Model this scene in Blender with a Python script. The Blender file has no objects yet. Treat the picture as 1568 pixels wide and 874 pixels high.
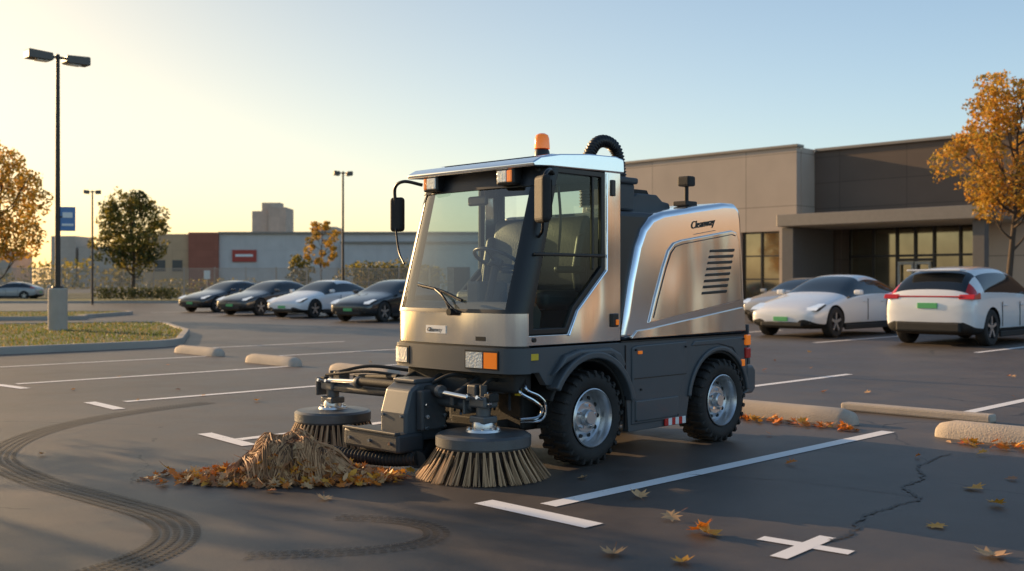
import bpy, bmesh, math, random
from mathutils import Vector, Matrix, Euler
import numpy as np
random.seed(7)
R=random.random
def U(a,b): return a+(b-a)*random.random()
scene=bpy.context.scene
COL=scene.collection
scene.view_settings.view_transform='Standard'; scene.view_settings.look='None'; scene.view_settings.exposure=0; scene.view_settings.gamma=1

# ---------------------------------------------------------------- materials
def nt(name):
    m=bpy.data.materials.new(name); m.use_nodes=True
    t=m.node_tree; b=t.nodes['Principled BSDF']
    return m,t,b
def N(t,typ,**k):
    n=t.nodes.new(typ)
    for a,v in k.items(): setattr(n,a,v)
    return n
def mat(name,col,rough=.6,metal=0.,var=.12,scale=6.,bump=0.,bscale=60.,coat=0.,emit=0.,spec=None,rvar=0.):
    m,t,b=nt(name); L=t.links
    tc=N(t,'ShaderNodeTexCoord')
    no=N(t,'ShaderNodeTexNoise'); no.inputs['Scale'].default_value=scale; no.inputs['Detail'].default_value=5
    L.new(tc.outputs['Object'],no.inputs['Vector'])
    mx=N(t,'ShaderNodeMixRGB')
    mx.inputs[1].default_value=[c*(1-var) for c in col]+[1]
    mx.inputs[2].default_value=[min(1,c*(1+var)) for c in col]+[1]
    L.new(no.outputs['Fac'],mx.inputs[0]); L.new(mx.outputs[0],b.inputs['Base Color'])
    b.inputs['Metallic'].default_value=metal
    if rvar>0:
        mr=N(t,'ShaderNodeMapRange'); mr.inputs['To Min'].default_value=max(.02,rough-rvar); mr.inputs['To Max'].default_value=rough+rvar
        L.new(no.outputs['Fac'],mr.inputs['Value']); L.new(mr.outputs[0],b.inputs['Roughness'])
    else: b.inputs['Roughness'].default_value=rough
    b.inputs['Coat Weight'].default_value=coat; b.inputs['Coat Roughness'].default_value=.05
    if spec is not None: b.inputs['Specular IOR Level'].default_value=spec
    if emit>0:
        b.inputs['Emission Color'].default_value=list(col)+[1]; b.inputs['Emission Strength'].default_value=emit
    if bump>0:
        n2=N(t,'ShaderNodeTexNoise'); n2.inputs['Scale'].default_value=bscale; n2.inputs['Detail'].default_value=6
        L.new(tc.outputs['Object'],n2.inputs['Vector'])
        bp=N(t,'ShaderNodeBump'); bp.inputs['Strength'].default_value=bump; bp.inputs['Distance'].default_value=.02
        L.new(n2.outputs['Fac'],bp.inputs['Height']); L.new(bp.outputs[0],b.inputs['Normal'])
    return m
def brushed(name,col,rough=.2,wav=.055,ws=1.7):
    m,t,b=nt(name); L=t.links
    tc=N(t,'ShaderNodeTexCoord'); mp=N(t,'ShaderNodeMapping')
    mp.inputs['Scale'].default_value=(220,220,1.0)
    L.new(tc.outputs['Object'],mp.inputs['Vector'])
    no=N(t,'ShaderNodeTexNoise'); no.inputs['Scale'].default_value=1.5; no.inputs['Detail'].default_value=3
    L.new(mp.outputs[0],no.inputs['Vector'])
    mx=N(t,'ShaderNodeMixRGB'); mx.inputs[1].default_value=[c*.94 for c in col]+[1]; mx.inputs[2].default_value=[min(1,c*1.06) for c in col]+[1]
    L.new(no.outputs['Fac'],mx.inputs[0]); L.new(mx.outputs[0],b.inputs['Base Color'])
    b.inputs['Metallic'].default_value=1
    mr=N(t,'ShaderNodeMapRange'); mr.inputs['To Min'].default_value=rough-.04; mr.inputs['To Max'].default_value=rough+.05
    L.new(no.outputs['Fac'],mr.inputs['Value']); L.new(mr.outputs[0],b.inputs['Roughness'])
    mp2=N(t,'ShaderNodeMapping'); mp2.inputs['Scale'].default_value=(1.5,1.5,.75); L.new(tc.outputs['Object'],mp2.inputs['Vector'])
    n3=N(t,'ShaderNodeTexNoise'); n3.inputs['Scale'].default_value=ws; n3.inputs['Detail'].default_value=.5; L.new(mp2.outputs[0],n3.inputs['Vector'])
    bp=N(t,'ShaderNodeBump'); bp.inputs['Strength'].default_value=1; bp.inputs['Distance'].default_value=wav
    L.new(n3.outputs['Fac'],bp.inputs['Height'])
    bp2=N(t,'ShaderNodeBump'); bp2.inputs['Strength'].default_value=.06; bp2.inputs['Distance'].default_value=.001
    L.new(no.outputs['Fac'],bp2.inputs['Height']); L.new(bp.outputs[0],bp2.inputs['Normal']); L.new(bp2.outputs[0],b.inputs['Normal'])
    return m
def glassmat(name,tint,refl=.06,grazing=.8,rough=.02):
    m=bpy.data.materials.new(name); m.use_nodes=True; t=m.node_tree; L=t.links
    for n in list(t.nodes): t.nodes.remove(n)
    o=N(t,'ShaderNodeOutputMaterial'); tr=N(t,'ShaderNodeBsdfTransparent'); tr.inputs[0].default_value=list(tint)+[1]
    g=N(t,'ShaderNodeBsdfGlossy'); g.inputs['Roughness'].default_value=rough; g.inputs[0].default_value=(.95,.95,.95,1)
    lw=N(t,'ShaderNodeLayerWeight'); lw.inputs[0].default_value=.5
    pw=N(t,'ShaderNodeMath',operation='POWER'); pw.inputs[1].default_value=3.
    L.new(lw.outputs['Facing'],pw.inputs[0])
    ma=N(t,'ShaderNodeMath',operation='MULTIPLY_ADD'); ma.inputs[1].default_value=grazing; ma.inputs[2].default_value=refl
    L.new(pw.outputs[0],ma.inputs[0])
    mx=N(t,'ShaderNodeMixShader'); L.new(ma.outputs[0],mx.inputs[0]); L.new(tr.outputs[0],mx.inputs[1]); L.new(g.outputs[0],mx.inputs[2])
    L.new(mx.outputs[0],o.inputs[0]); return m
def leafmat(name,col,trans=.45):
    m,t,b=nt(name); L=t.links
    tc=N(t,'ShaderNodeTexCoord'); no=N(t,'ShaderNodeTexNoise'); no.inputs['Scale'].default_value=3; L.new(tc.outputs['Object'],no.inputs['Vector'])
    mx=N(t,'ShaderNodeMixRGB'); mx.inputs[1].default_value=[c*.6 for c in col]+[1]; mx.inputs[2].default_value=[min(1,c*1.4) for c in col]+[1]
    L.new(no.outputs['Fac'],mx.inputs[0]); L.new(mx.outputs[0],b.inputs['Base Color']); b.inputs['Roughness'].default_value=.55
    tl=N(t,'ShaderNodeBsdfTranslucent'); L.new(mx.outputs[0],tl.inputs[0])
    ms=N(t,'ShaderNodeMixShader'); ms.inputs[0].default_value=trans
    o=t.nodes['Material Output']; L.new(b.outputs[0],ms.inputs[1]); L.new(tl.outputs[0],ms.inputs[2]); L.new(ms.outputs[0],o.inputs[0])
    return m

M={}
M['silver']=brushed('brushed_steel',(.92,.88,.84),.15,.05,1.6)
M['sunset_steel']=brushed('brushed_steel_sunset_tint',(.86,.76,.67),.18,.075,1.3)  # tan base colour carries the sunset reflection of the hood panels
M['bright']=mat('satin_metal_bright',(.90,.92,.95),.13,1,.03,3)
M['chrome']=mat('chrome',(.8,.8,.8),.12,1,.03)
M['dgray']=mat('gray_panel',(.07,.08,.09),.42,0,.12,4,.05,180,coat=.1,rvar=.06)
M['dgray2']=mat('gray_panel_dark',(.045,.05,.055),.5,0,.2,8,.1,150)
M['steelgray']=mat('cast_gray',(.12,.125,.13),.45,.4,.25,9,.12,120,rvar=.1)
M['black']=mat('black_trim',(.012,.012,.013),.35,0,.2,5)
M['blackm']=mat('black_matte',(.018,.017,.016),.7,0,.3,9,.15,90)
M['rubber']=mat('tyre_rubber',(.022,.020,.019),.75,0,.35,14,.25,160)
M['rim']=mat('wheel_rim_silver',(.62,.62,.63),.3,.85,.08,10)
M['glass']=glassmat('cab_glass',(.92,.97,.95),.11,.5)
M['glassd']=glassmat('cab_glass_tinted',(.50,.60,.56),.03,.35)
M['orange']=mat('amber_lens',(.95,.22,.015),.15,0,.05,coat=.6,emit=.3)
M['lens']=mat('lamp_lens',(.75,.75,.72),.08,.3,.15,40,.3,60,coat=.8)
M['red']=mat('red_lens',(.55,.02,.015),.2,0,.1,coat=.6)
M['yellow']=mat('yellow_label',(.75,.52,.03),.5)
M['white']=mat('white_label',(.78,.78,.76),.5,0,.04)
M['seat']=mat('seat_vinyl',(.035,.034,.033),.45,0,.2,6,.15,90)
M['concrete']=mat('concrete',(.46,.39,.32),.85,0,.22,3,.4,70)
M['kerb']=mat('kerb_concrete',(.36,.33,.29),.85,0,.2,1.5,.35,40)
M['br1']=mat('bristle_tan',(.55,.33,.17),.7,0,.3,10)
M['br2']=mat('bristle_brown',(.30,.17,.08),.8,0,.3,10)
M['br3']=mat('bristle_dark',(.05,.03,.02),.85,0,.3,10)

# ---------------------------------------------------------------- mesh helpers
def obj(name,me,parent=None,smooth=None):
    o=bpy.data.objects.new(name,me); COL.objects.link(o)
    if parent is not None: o.parent=parent
    if smooth is not None and len(me.polygons):
        me.polygons.foreach_set('use_smooth',[True]*len(me.polygons))
        if smooth<180: me.set_sharp_from_angle(angle=math.radians(smooth))
    return o
def mk(name,v,f,mats,parent=None,smooth=None,midx=None,bev=0,seg=2):
    me=bpy.data.meshes.new(name); me.from_pydata([tuple(p) for p in v],[],f)
    if not isinstance(mats,(list,tuple)): mats=[mats]
    for m in mats: me.materials.append(m)
    if midx is not None: me.polygons.foreach_set('material_index',midx)
    me.update()
    o=obj(name,me,parent,smooth)
    if bev>0:
        b=o.modifiers.new('b','BEVEL'); b.width=bev; b.segments=seg; b.limit_method='ANGLE'; b.angle_limit=math.radians(35)
    return o
def empty(name,loc=(0,0,0),rz=0):
    e=bpy.data.objects.new(name,None); COL.objects.link(e); e.location=loc; e.rotation_euler=(0,0,rz); e.empty_display_size=.2; return e
BF=[(0,3,2,1),(4,5,6,7),(0,1,5,4),(1,2,6,5),(2,3,7,6),(3,0,4,7)]
def boxv(c,s,rot=None):
    v=[Vector((sx*s[0]/2,sy*s[1]/2,sz*s[2]/2)) for sz in(-1,1) for sx,sy in((-1,-1),(1,-1),(1,1),(-1,1))]
    if rot: 
        E=Euler(rot).to_matrix(); v=[E@p for p in v]
    return [p+Vector(c) for p in v]
def box(name,c,s,m,parent=None,bev=.008,rot=None,seg=2):
    return mk(name,boxv(c,s,rot),BF,m,parent,bev=bev,seg=seg)
class Acc:
    def __init__(s): s.v=[];s.f=[];s.m=[]
    def add(s,v,f,mi=0):
        o=len(s.v); s.v+=[tuple(p) for p in v]; s.f+=[tuple(i+o for i in q) for q in f]; s.m+=[mi]*len(f)
    def box(s,c,sz,mi=0,rot=None): s.add(boxv(c,sz,rot),BF,mi)
    def bb(s,x0,x1,y0,y1,z0,z1,mi=0): s.box(((x0+x1)/2,(y0+y1)/2,(z0+z1)/2),(x1-x0,y1-y0,z1-z0),mi)
    def tube(s,pts,rads,seg=8,mi=0):
        v,f=tubev(pts,rads,seg); s.add(v,f,mi)
    def done(s,name,mats,parent=None,smooth=None,bev=0): return mk(name,s.v,s.f,mats,parent,smooth,s.m,bev)
def tubev(pts,rads,seg=8,cap=True):
    pts=[Vector(p) for p in pts]; n=len(pts)
    if not hasattr(rads,'__len__'): rads=[rads]*n
    v=[];f=[]; t0=(pts[1]-pts[0]).normalized()
    up=Vector((0,0,1)) if abs(t0.z)<.9 else Vector((1,0,0))
    x=t0.cross(up).normalized()
    for i,p in enumerate(pts):
        t=(pts[min(i+1,n-1)]-pts[max(i-1,0)]).normalized()
        x=(x-t*x.dot(t)); x=x.normalized() if x.length>1e-6 else t.orthogonal().normalized()
        y=t.cross(x)
        for k in range(seg):
            a=2*math.pi*k/seg; v.append(p+(x*math.cos(a)+y*math.sin(a))*rads[i])
    for i in range(n-1):
        for k in range(seg):
            a=i*seg+k;b=i*seg+(k+1)%seg; f.append((a,b,b+seg,a+seg))
    if cap: f.append(tuple(range(seg))[::-1]); f.append(tuple((n-1)*seg+k for k in range(seg)))
    return v,f
def cr(pts,n=8):
    P=[Vector(p) for p in pts]; P=[P[0]*2-P[1]]+P+[P[-1]*2-P[-2]]; out=[]
    for i in range(1,len(P)-2):
        for k in range(n):
            t=k/n; a,b,c,d=P[i-1:i+3]
            out.append(.5*((2*b)+(c-a)*t+(2*a-5*b+4*c-d)*t*t+(3*b-a-3*c+d)*t**3))
    out.append(P[-2]); return out
def tube(name,pts,r,m,parent=None,seg=12,curve=True,n=8):
    p=cr(pts,n) if curve and len(pts)>2 else pts
    v,f=tubev(p,r,seg); return mk(name,v,f,m,parent,40)
def cyl(name,p,q,r,m,parent=None,r2=None,seg=24,bev=0):
    v,f=tubev([p,q],[r,r if r2 is None else r2],seg); return mk(name,v,f,m,parent,40,bev=bev)
def hose(name,pts,r,m,parent=None,pitch=.02):
    p=cr(pts,40); tot=sum((p[i+1]-p[i]).length for i in range(len(p)-1)); n=int(tot/pitch)*4
    d=[0]
    for i in range(len(p)-1): d.append(d[-1]+(p[i+1]-p[i]).length)
    out=[];j=0
    for i in range(n+1):
        s=tot*i/n
        while j<len(d)-2 and d[j+1]<s: j+=1
        t=(s-d[j])/max(1e-9,d[j+1]-d[j]); out.append(p[j].lerp(p[j+1],min(1,t)))
    rad=[r*(1 if (i%4) in(0,1) else .82) for i in range(n+1)]
    v,f=tubev(out,rad,16); return mk(name,v,f,m,parent,60)
def prism(name,poly,y0,y1,m,parent=None,bev=.01,seg=3,smooth=None):
    n=len(poly); v=[(a,y0,z) for a,z in poly]+[(a,y1,z) for a,z in poly]
    ar=sum(poly[i][0]*poly[(i+1)%n][1]-poly[(i+1)%n][0]*poly[i][1] for i in range(n))
    f=[tuple(range(n)),tuple(range(2*n-1,n-1,-1))]+[(i+n,(i+1)%n+n,(i+1)%n,i) for i in range(n)]
    if (ar>0)==(y1<y0): f=[q[::-1] for q in f]
    return mk(name,v,f,m,parent,smooth,bev=bev,seg=seg)
def inset(poly,d):
    n=len(poly); ar=sum(poly[i][0]*poly[(i+1)%n][1]-poly[(i+1)%n][0]*poly[i][1] for i in range(n)); s=1 if ar>0 else -1; out=[]
    for i in range(n):
        p0=Vector(poly[i-1]);p1=Vector(poly[i]);p2=Vector(poly[(i+1)%n])
        e1=(p1-p0).normalized();e2=(p2-p1).normalized()
        n1=Vector((-e1.y,e1.x))*s;n2=Vector((-e2.y,e2.x))*s
        b=(n1+n2); b=b/max(.3,(1+n1.dot(n2))); q=p1+b*d; out.append((q.x,q.y))
    return out
def ring(name,poly,d,y0,y1,m,parent,bev=.006):
    inn=inset(poly,d); n=len(poly)
    v=[(a,y,z) for y in(y0,y1) for P in(poly,inn) for a,z in P]
    f=[]
    for i in range(n):
        j=(i+1)%n
        f+= [(i,j,n+j,n+i),(2*n+j,2*n+i,3*n+i,3*n+j),(j,i,2*n+i,2*n+j),(n+i,n+j,3*n+j,3*n+i)]
    o=mk(name,v,f,m,parent)
    bm=bmesh.new(); bm.from_mesh(o.data); bmesh.ops.recalc_face_normals(bm,faces=bm.faces); bm.to_mesh(o.data); bm.free()
    if bev: 
        b=o.modifiers.new('b','BEVEL'); b.width=bev; b.segments=2; b.limit_method='ANGLE'
    return o,inn
def revolve(prof,seg=32,c=(0,0,0),axis='y'):
    v=[];f=[];n=len(prof)
    for k in range(seg):
        a=2*math.pi*k/seg
        for r,h in prof:
            if axis=='y': v.append((c[0]+r*math.cos(a),c[1]+h,c[2]+r*math.sin(a)))
            else: v.append((c[0]+r*math.cos(a),c[1]+r*math.sin(a),c[2]+h))
    for k in range(seg):
        k2=(k+1)%seg
        for i in range(n-1):
            q=(k*n+i,k*n+i+1,k2*n+i+1,k2*n+i); f.append(q if axis=='y' else q[::-1])
    return v,f
def rev(name,prof,m,parent=None,c=(0,0,0),axis='y',seg=32,smooth=35):
    v,f=revolve(prof,seg,c,axis); return mk(name,v,f,m,parent,smooth)
def text(name,s,size,m,parent,loc,rot,shear=.3):
    cu=bpy.data.curves.new(name,'FONT'); cu.body=s; cu.size=size; cu.shear=shear; cu.extrude=.0012; cu.offset=size*.004; cu.materials.append(m)
    o=bpy.data.objects.new(name,cu); COL.objects.link(o); o.parent=parent; o.location=loc; o.rotation_euler=rot; return o

# ---------------------------------------------------------------- sun & sky
SD=Vector((-.79,.61,0)).normalized(); EL=math.radians(13.5)
S=Vector((SD.x*math.cos(EL),SD.y*math.cos(EL),math.sin(EL)))
w=bpy.data.worlds.new('World'); scene.world=w; w.use_nodes=True; t=w.node_tree; L=t.links
bg=t.nodes['Background']; sk=N(t,'ShaderNodeTexSky'); sk.sky_type='NISHITA'; sk.sun_disc=False
sk.sun_elevation=EL; sk.sun_rotation=math.atan2(SD.x,SD.y); sk.air_density=1.0; sk.dust_density=1.6; sk.ozone_density=2.0
tc=N(t,'ShaderNodeTexCoord'); nv=N(t,'ShaderNodeVectorMath',operation='NORMALIZE'); L.new(tc.outputs['Generated'],nv.inputs[0])
dt=N(t,'ShaderNodeVectorMath',operation='DOT_PRODUCT'); dt.inputs[1].default_value=tuple(SD); L.new(nv.outputs[0],dt.inputs[0])
mxx=N(t,'ShaderNodeMath',operation='MAXIMUM'); mxx.inputs[1].default_value=0; L.new(dt.outputs['Value'],mxx.inputs[0])
pw=N(t,'ShaderNodeMath',operation='POWER'); pw.inputs[1].default_value=2.0; L.new(mxx.outputs[0],pw.inputs[0])
sz=N(t,'ShaderNodeSeparateXYZ'); L.new(nv.outputs[0],sz.inputs[0]); ab=N(t,'ShaderNodeMath',operation='ABSOLUTE'); L.new(sz.outputs[2],ab.inputs[0])
# aerial tint: sky multiplier goes from cool (away from the sun) to warm (towards it)
mixm=N(t,'ShaderNodeMixRGB'); mixm.inputs[1].default_value=(1.30,1.44,1.46,1); mixm.inputs[2].default_value=(.80,.66,.47,1); L.new(pw.outputs[0],mixm.inputs[0])
sc2=N(t,'ShaderNodeVectorMath',operation='MULTIPLY'); L.new(mixm.outputs[0],sc2.inputs[1]); L.new(sk.outputs[0],sc2.inputs[0])
mu=N(t,'ShaderNodeMath',operation='MULTIPLY'); mu.inputs[1].default_value=-3.8; L.new(ab.outputs[0],mu.inputs[0]); ex=N(t,'ShaderNodeMath',operation='EXPONENT'); L.new(mu.outputs[0],ex.inputs[0])
hzc=N(t,'ShaderNodeMixRGB'); hzc.inputs[1].default_value=(1.9,1.75,1.75,1); hzc.inputs[2].default_value=(3.6,2.0,.60,1); L.new(pw.outputs[0],hzc.inputs[0])
sc1=N(t,'ShaderNodeVectorMath',operation='SCALE'); L.new(hzc.outputs[0],sc1.inputs[0]); L.new(ex.outputs[0],sc1.inputs['Scale'])
a1=N(t,'ShaderNodeVectorMath',operation='ADD'); L.new(sc1.outputs[0],a1.inputs[0]); L.new(sc2.outputs[0],a1.inputs[1])
L.new(a1.outputs[0],bg.inputs[0]); bg.inputs[1].default_value=.14
sl=bpy.data.lights.new('sun','SUN'); sl.energy=7; sl.angle=math.radians(.35); sl.color=(1,.66,.34)
so=bpy.data.objects.new('sun',sl); COL.objects.link(so); so.rotation_euler=S.to_track_quat('Z','Y').to_euler(); so.location=(-20,20,20)

# ---------------------------------------------------------------- camera
cd=bpy.data.cameras.new('camera'); cam=bpy.data.objects.new('camera',cd); COL.objects.link(cam); scene.camera=cam
cam.location=(0,0,1.3); cam.rotation_euler=(math.radians(90),0,0); cd.sensor_width=36; cd.lens=36*1625/1568; cd.clip_end=4000; cd.shift_y=-.002
cd.dof.use_dof=True; cd.dof.focus_distance=7.6; cd.dof.aperture_fstop=2.4

# ---------------------------------------------------------------- ground
def asphalt():
    m,t,b=nt('asphalt'); L=t.links; tc=N(t,'ShaderNodeTexCoord')
    def noise(s,d=6,r=.6):
        n=N(t,'ShaderNodeTexNoise'); n.inputs['Scale'].default_value=s; n.inputs['Detail'].default_value=d; n.inputs['Roughness'].default_value=r
        L.new(tc.outputs['Object'],n.inputs['Vector']); return n
    big=noise(.35,5); mid=noise(2.2,6); fine=noise(140,3,.7)
    cr_=N(t,'ShaderNodeValToRGB'); cr_.color_ramp.elements[0].position=.32; cr_.color_ramp.elements[1].position=.7
    cr_.color_ramp.elements[0].color=(.056,.045,.038,1); cr_.color_ramp.elements[1].color=(.115,.094,.078,1)
    L.new(big.outputs['Fac'],cr_.inputs[0])
    m1=N(t,'ShaderNodeMixRGB',blend_type='OVERLAY'); m1.inputs[0].default_value=.65; L.new(cr_.outputs[0],m1.inputs[1]); L.new(mid.outputs['Fac'],m1.inputs[2])
    m2=N(t,'ShaderNodeMixRGB',blend_type='OVERLAY'); m2.inputs[0].default_value=.9; L.new(m1.outputs[0],m2.inputs[1]); L.new(fine.outputs['Fac'],m2.inputs[2])
    vo=N(t,'ShaderNodeTexVoronoi',feature='DISTANCE_TO_EDGE'); vo.inputs['Scale'].default_value=.33
    dn=N(t,'ShaderNodeMixRGB'); dn.inputs[0].default_value=.25; L.new(tc.outputs['Object'],dn.inputs[1]); L.new(mid.outputs['Color'],dn.inputs[2]); L.new(dn.outputs[0],vo.inputs['Vector'])
    lt=N(t,'ShaderNodeMath',operation='LESS_THAN'); lt.inputs[1].default_value=.0022; L.new(vo.outputs['Distance'],lt.inputs[0])
    gt=N(t,'ShaderNodeMath',operation='GREATER_THAN'); gt.inputs[1].default_value=.53; L.new(big.outputs['Fac'],gt.inputs[0])
    mm=N(t,'ShaderNodeMath',operation='MULTIPLY'); L.new(lt.outputs[0],mm.inputs[0]); L.new(gt.outputs[0],mm.inputs[1])
    m3=N(t,'ShaderNodeMixRGB'); m3.inputs[2].default_value=(.02,.018,.016,1); L.new(mm.outputs[0],m3.inputs[0]); L.new(m2.outputs[0],m3.inputs[1])
    L.new(m3.outputs[0],b.inputs['Base Color'])
    mr=N(t,'ShaderNodeMapRange'); mr.inputs['To Min'].default_value=.38; mr.inputs['To Max'].default_value=.64; L.new(mid.outputs['Fac'],mr.inputs['Value']); L.new(mr.outputs[0],b.inputs['Roughness'])
    bp=N(t,'ShaderNodeBump'); bp.inputs['Strength'].default_value=.55; bp.inputs['Distance'].default_value=.005; L.new(fine.outputs['Fac'],bp.inputs['Height'])
    bp2=N(t,'ShaderNodeBump'); bp2.inputs['Strength'].default_value=.22; bp2.inputs['Distance'].default_value=.03; L.new(mid.outputs['Fac'],bp2.inputs['Height']); L.new(bp.outputs[0],bp2.inputs['Normal']); L.new(bp2.outputs[0],b.inputs['Normal'])
    return m
M['asphalt']=asphalt()
mk('ground',[(-1500,-300,0),(1500,-300,0),(1500,2500,0),(-1500,2500,0)],[(0,1,2,3)],M['asphalt'])
def paintmat(name,col,wear=.5,alpha=1.):
    m,t,b=nt(name); L=t.links; tc=N(t,'ShaderNodeTexCoord')
    n=N(t,'ShaderNodeTexNoise'); n.inputs['Scale'].default_value=38; n.inputs['Detail'].default_value=8; n.inputs['Roughness'].default_value=.75; L.new(tc.outputs['Object'],n.inputs['Vector'])
    n2=N(t,'ShaderNodeTexNoise'); n2.inputs['Scale'].default_value=1.6; n2.inputs['Detail'].default_value=4; L.new(tc.outputs['Object'],n2.inputs['Vector'])
    ad=N(t,'ShaderNodeMath',operation='MULTIPLY_ADD'); ad.inputs[1].default_value=.5; L.new(n2.outputs['Fac'],ad.inputs[0]); L.new(n.outputs['Fac'],ad.inputs[2])
    r=N(t,'ShaderNodeValToRGB'); r.color_ramp.elements[0].position=wear; r.color_ramp.elements[1].position=wear+.1
    r.color_ramp.elements[0].color=(0,0,0,1); r.color_ramp.elements[1].color=(alpha,alpha,alpha,1); L.new(ad.outputs[0],r.inputs[0])
    tr=N(t,'ShaderNodeBsdfTransparent'); ms=N(t,'ShaderNodeMixShader'); L.new(r.outputs[0],ms.inputs[0]); L.new(tr.outputs[0],ms.inputs[1]); L.new(b.outputs[0],ms.inputs[2])
    L.new(ms.outputs[0],t.nodes['Material Output'].inputs[0])
    b.inputs['Base Color'].default_value=list(col)+[1]; b.inputs['Roughness'].default_value=.6
    return m
M['paint']=paintmat('white_road_paint',(.86,.84,.82),.52)
def Wp(d,s,z=0):   # d = X-Y , s = X+Y
    return Vector(((s+d)/2,(s-d)/2,z))
mk_acc=Acc()
def line(acc,p,r,wd,z=.004):
    p=Vector((p[0],p[1],z)); r=Vector((r[0],r[1],z)); t=(r-p).normalized(); n=Vector((-t.y,t.x,0))*wd/2
    acc.add([p-n,r-n,r+n,p+n],[(0,1,2,3)])
line(mk_acc,Wp(-6.0,6.42),Wp(-6.0,12.6),.125); line(mk_acc,(-.171,6.306),(.440,5.679),.15,.0045)
line(mk_acc,Wp(-6.1,14.9),Wp(-6.1,21),.12); line(mk_acc,Wp(-10.35,14.6),Wp(-10.35,20),.12)
line(mk_acc,Wp(-11.1,6.55),Wp(-11.1,12.3),.12)
line(mk_acc,(-2.66,9.18),(-2.1,8.5),.13,.0045)
line(mk_acc,Wp(-15.9,7.4),Wp(-15.9,12.8),.12); line(mk_acc,(-4.62,11.6),(-4.05,10.95),.13,.0045)
line(mk_acc,Wp(-20.1,7.3),Wp(-20.1,13.2),.12); line(mk_acc,(-6.6,13.6),(-6.0,13.1),.13,.0045)
line(mk_acc,Wp(-16.6,29.8),Wp(-16.6,37),.12); line(mk_acc,Wp(-11.2,28.6),Wp(-11.2,37),.12)
for d in(-22,-27.4,-32.8): line(mk_acc,Wp(d,29.8),Wp(d,37),.12)
for d in(-14.5,-18.8,-23.2,-27.5): line(mk_acc,Wp(d,14.8),Wp(d,20),.10)
for d in(-24.4,): line(mk_acc,Wp(d,8),Wp(d,13.5),.10)
for i in range(6): line(mk_acc,(-16+i*3.6,47-i*3.9),(-13.6+i*3.6,51.2-i*3.9),.12)
line(mk_acc,(1.267,5.41),(1.635,5.11),.09); line(mk_acc,(1.617,5.43),(1.26,5.02),.09,.0046)
mk_acc.done('parking_markings',M['paint'])

# tyre tracks
M['track']=paintmat('tyre_mark',(.009,.008,.007),.52,.95)
M['trackf']=paintmat('tyre_mark_faint',(.02,.018,.016),.60,.55)
def track(name,pts,bands,m,dash=.035,z=.006):
    P=cr([(x,y,0) for x,y in pts],60); a=Acc(); res=[P[0]]
    for p in P[1:]:
        if (p-res[-1]).length>=dash: res.append(p)
    for i in range(1,len(res)-1):
        t=(res[i+1]-res[i-1]).normalized(); n=Vector((-t.y,t.x,0))
        for (o0,o1,sk) in bands:
            l=dash*.36; c=res[i]+Vector((0,0,z))
            a.add([c-t*l+n*o0,c+t*l+n*o0,c+t*l+n*o1+t*sk,c-t*l+n*o1+t*sk],[(0,1,2,3)])
    return a.done(name,m)
bands=[(-.12,-.085,.015),(-.07,-.035,-.012),(-.018,.018,.012),(.035,.07,-.012),(.085,.12,.015)]
tp=[(-3.3,11.6),(-3.9,10.5),(-4.12,9.2),(-3.85,7.95),(-3.15,7.02),(-2.45,6.38),(-1.97,5.93),(-1.75,5.54),(-1.72,5.14),(-1.86,4.75),(-2.2,4.2)]
track('tyre_track',tp,bands,M['track'])
track('tyre_track',[(-1.0,5.95),(-.6,5.85),(-.38,5.65),(-.35,5.4),(-.5,5.2),(-.8,5.08),(-1.3,5.0)],bands[:3],M['trackf'],.05)
def ribbon(name,pts,wd,m,z=.0055,jit=.03):
    P=cr([(x,y,0) for x,y in pts],14); a=Acc(); Ls=[]
    for i,p in enumerate(P):
        t=(P[min(i+1,len(P)-1)]-P[max(i-1,0)]).normalized(); n=Vector((-t.y,t.x,0)); c=p+n*U(-jit,jit)+Vector((0,0,z)); ww=wd*U(.3,1.3)
        Ls.append((c-n*ww,c+n*ww))
    for i in range(len(Ls)-1): a.add([Ls[i][0],Ls[i+1][0],Ls[i+1][1],Ls[i][1]],[(0,1,2,3)])
    return a.done(name,m)
M['tar']=mat('crack_tar',(.010,.010,.010),.5)
ribbon('asphalt_crack',[(3.35,8.1),(2.9,7.55),(2.75,7.1),(2.5,6.75),(2.45,6.4),(2.2,6.15),(1.95,5.9),(1.75,5.5),(1.6,5.35)],.011,M['tar'],jit=.018)
ribbon('asphalt_crack',[(1.2,7.2),(1.8,7.0),(2.3,6.6),(2.5,6.45)],.004,M['tar'],jit=.012)

# wheel stops
def wheel_stop(c,L=1.8,ang=-45,name='wheel_stop'):
    prof=[(-.10,0),(-.095,.06),(-.07,.11),(-.03,.13),(.03,.13),(.07,.11),(.095,.06),(.10,0)]
    v=[];f=[];xs=[-L/2,-L/2+.03,-L/2+.14,-L/4,0,L/4,L/2-.14,L/2-.03,L/2];sc=[.55,.8,1,1,1,1,1,.8,.55]
    for x,s in zip(xs,sc): v+=[(x,p*s*1.15,z*s*1.08) for p,z in prof]
    n=len(prof)
    for i in range(len(xs)-1):
        for k in range(n-1): a=i*n+k; f.append((a,a+n,a+n+1,a+1))
    f+= [tuple(range(n)),tuple((len(xs)-1)*n+k for k in range(n))[::-1]]
    o=mk(name,v,f,M['concrete'],None,50); o.location=(c[0],c[1],0); o.rotation_euler=(0,0,math.radians(ang)); return o
wheel_stop((2.45,10.45),2.0); wheel_stop((4.42,8.30),2.2)
wheel_stop((-2.1,15.05),1.5); wheel_stop((-3.85,17.1),1.45); wheel_stop((-5.75,19.5),1.6)
box('concrete_kerb',(3.95,10.4,.04),(1.5,.16,.08),M['concrete'],bev=.02,rot=(0,0,math.radians(-45)))

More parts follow.
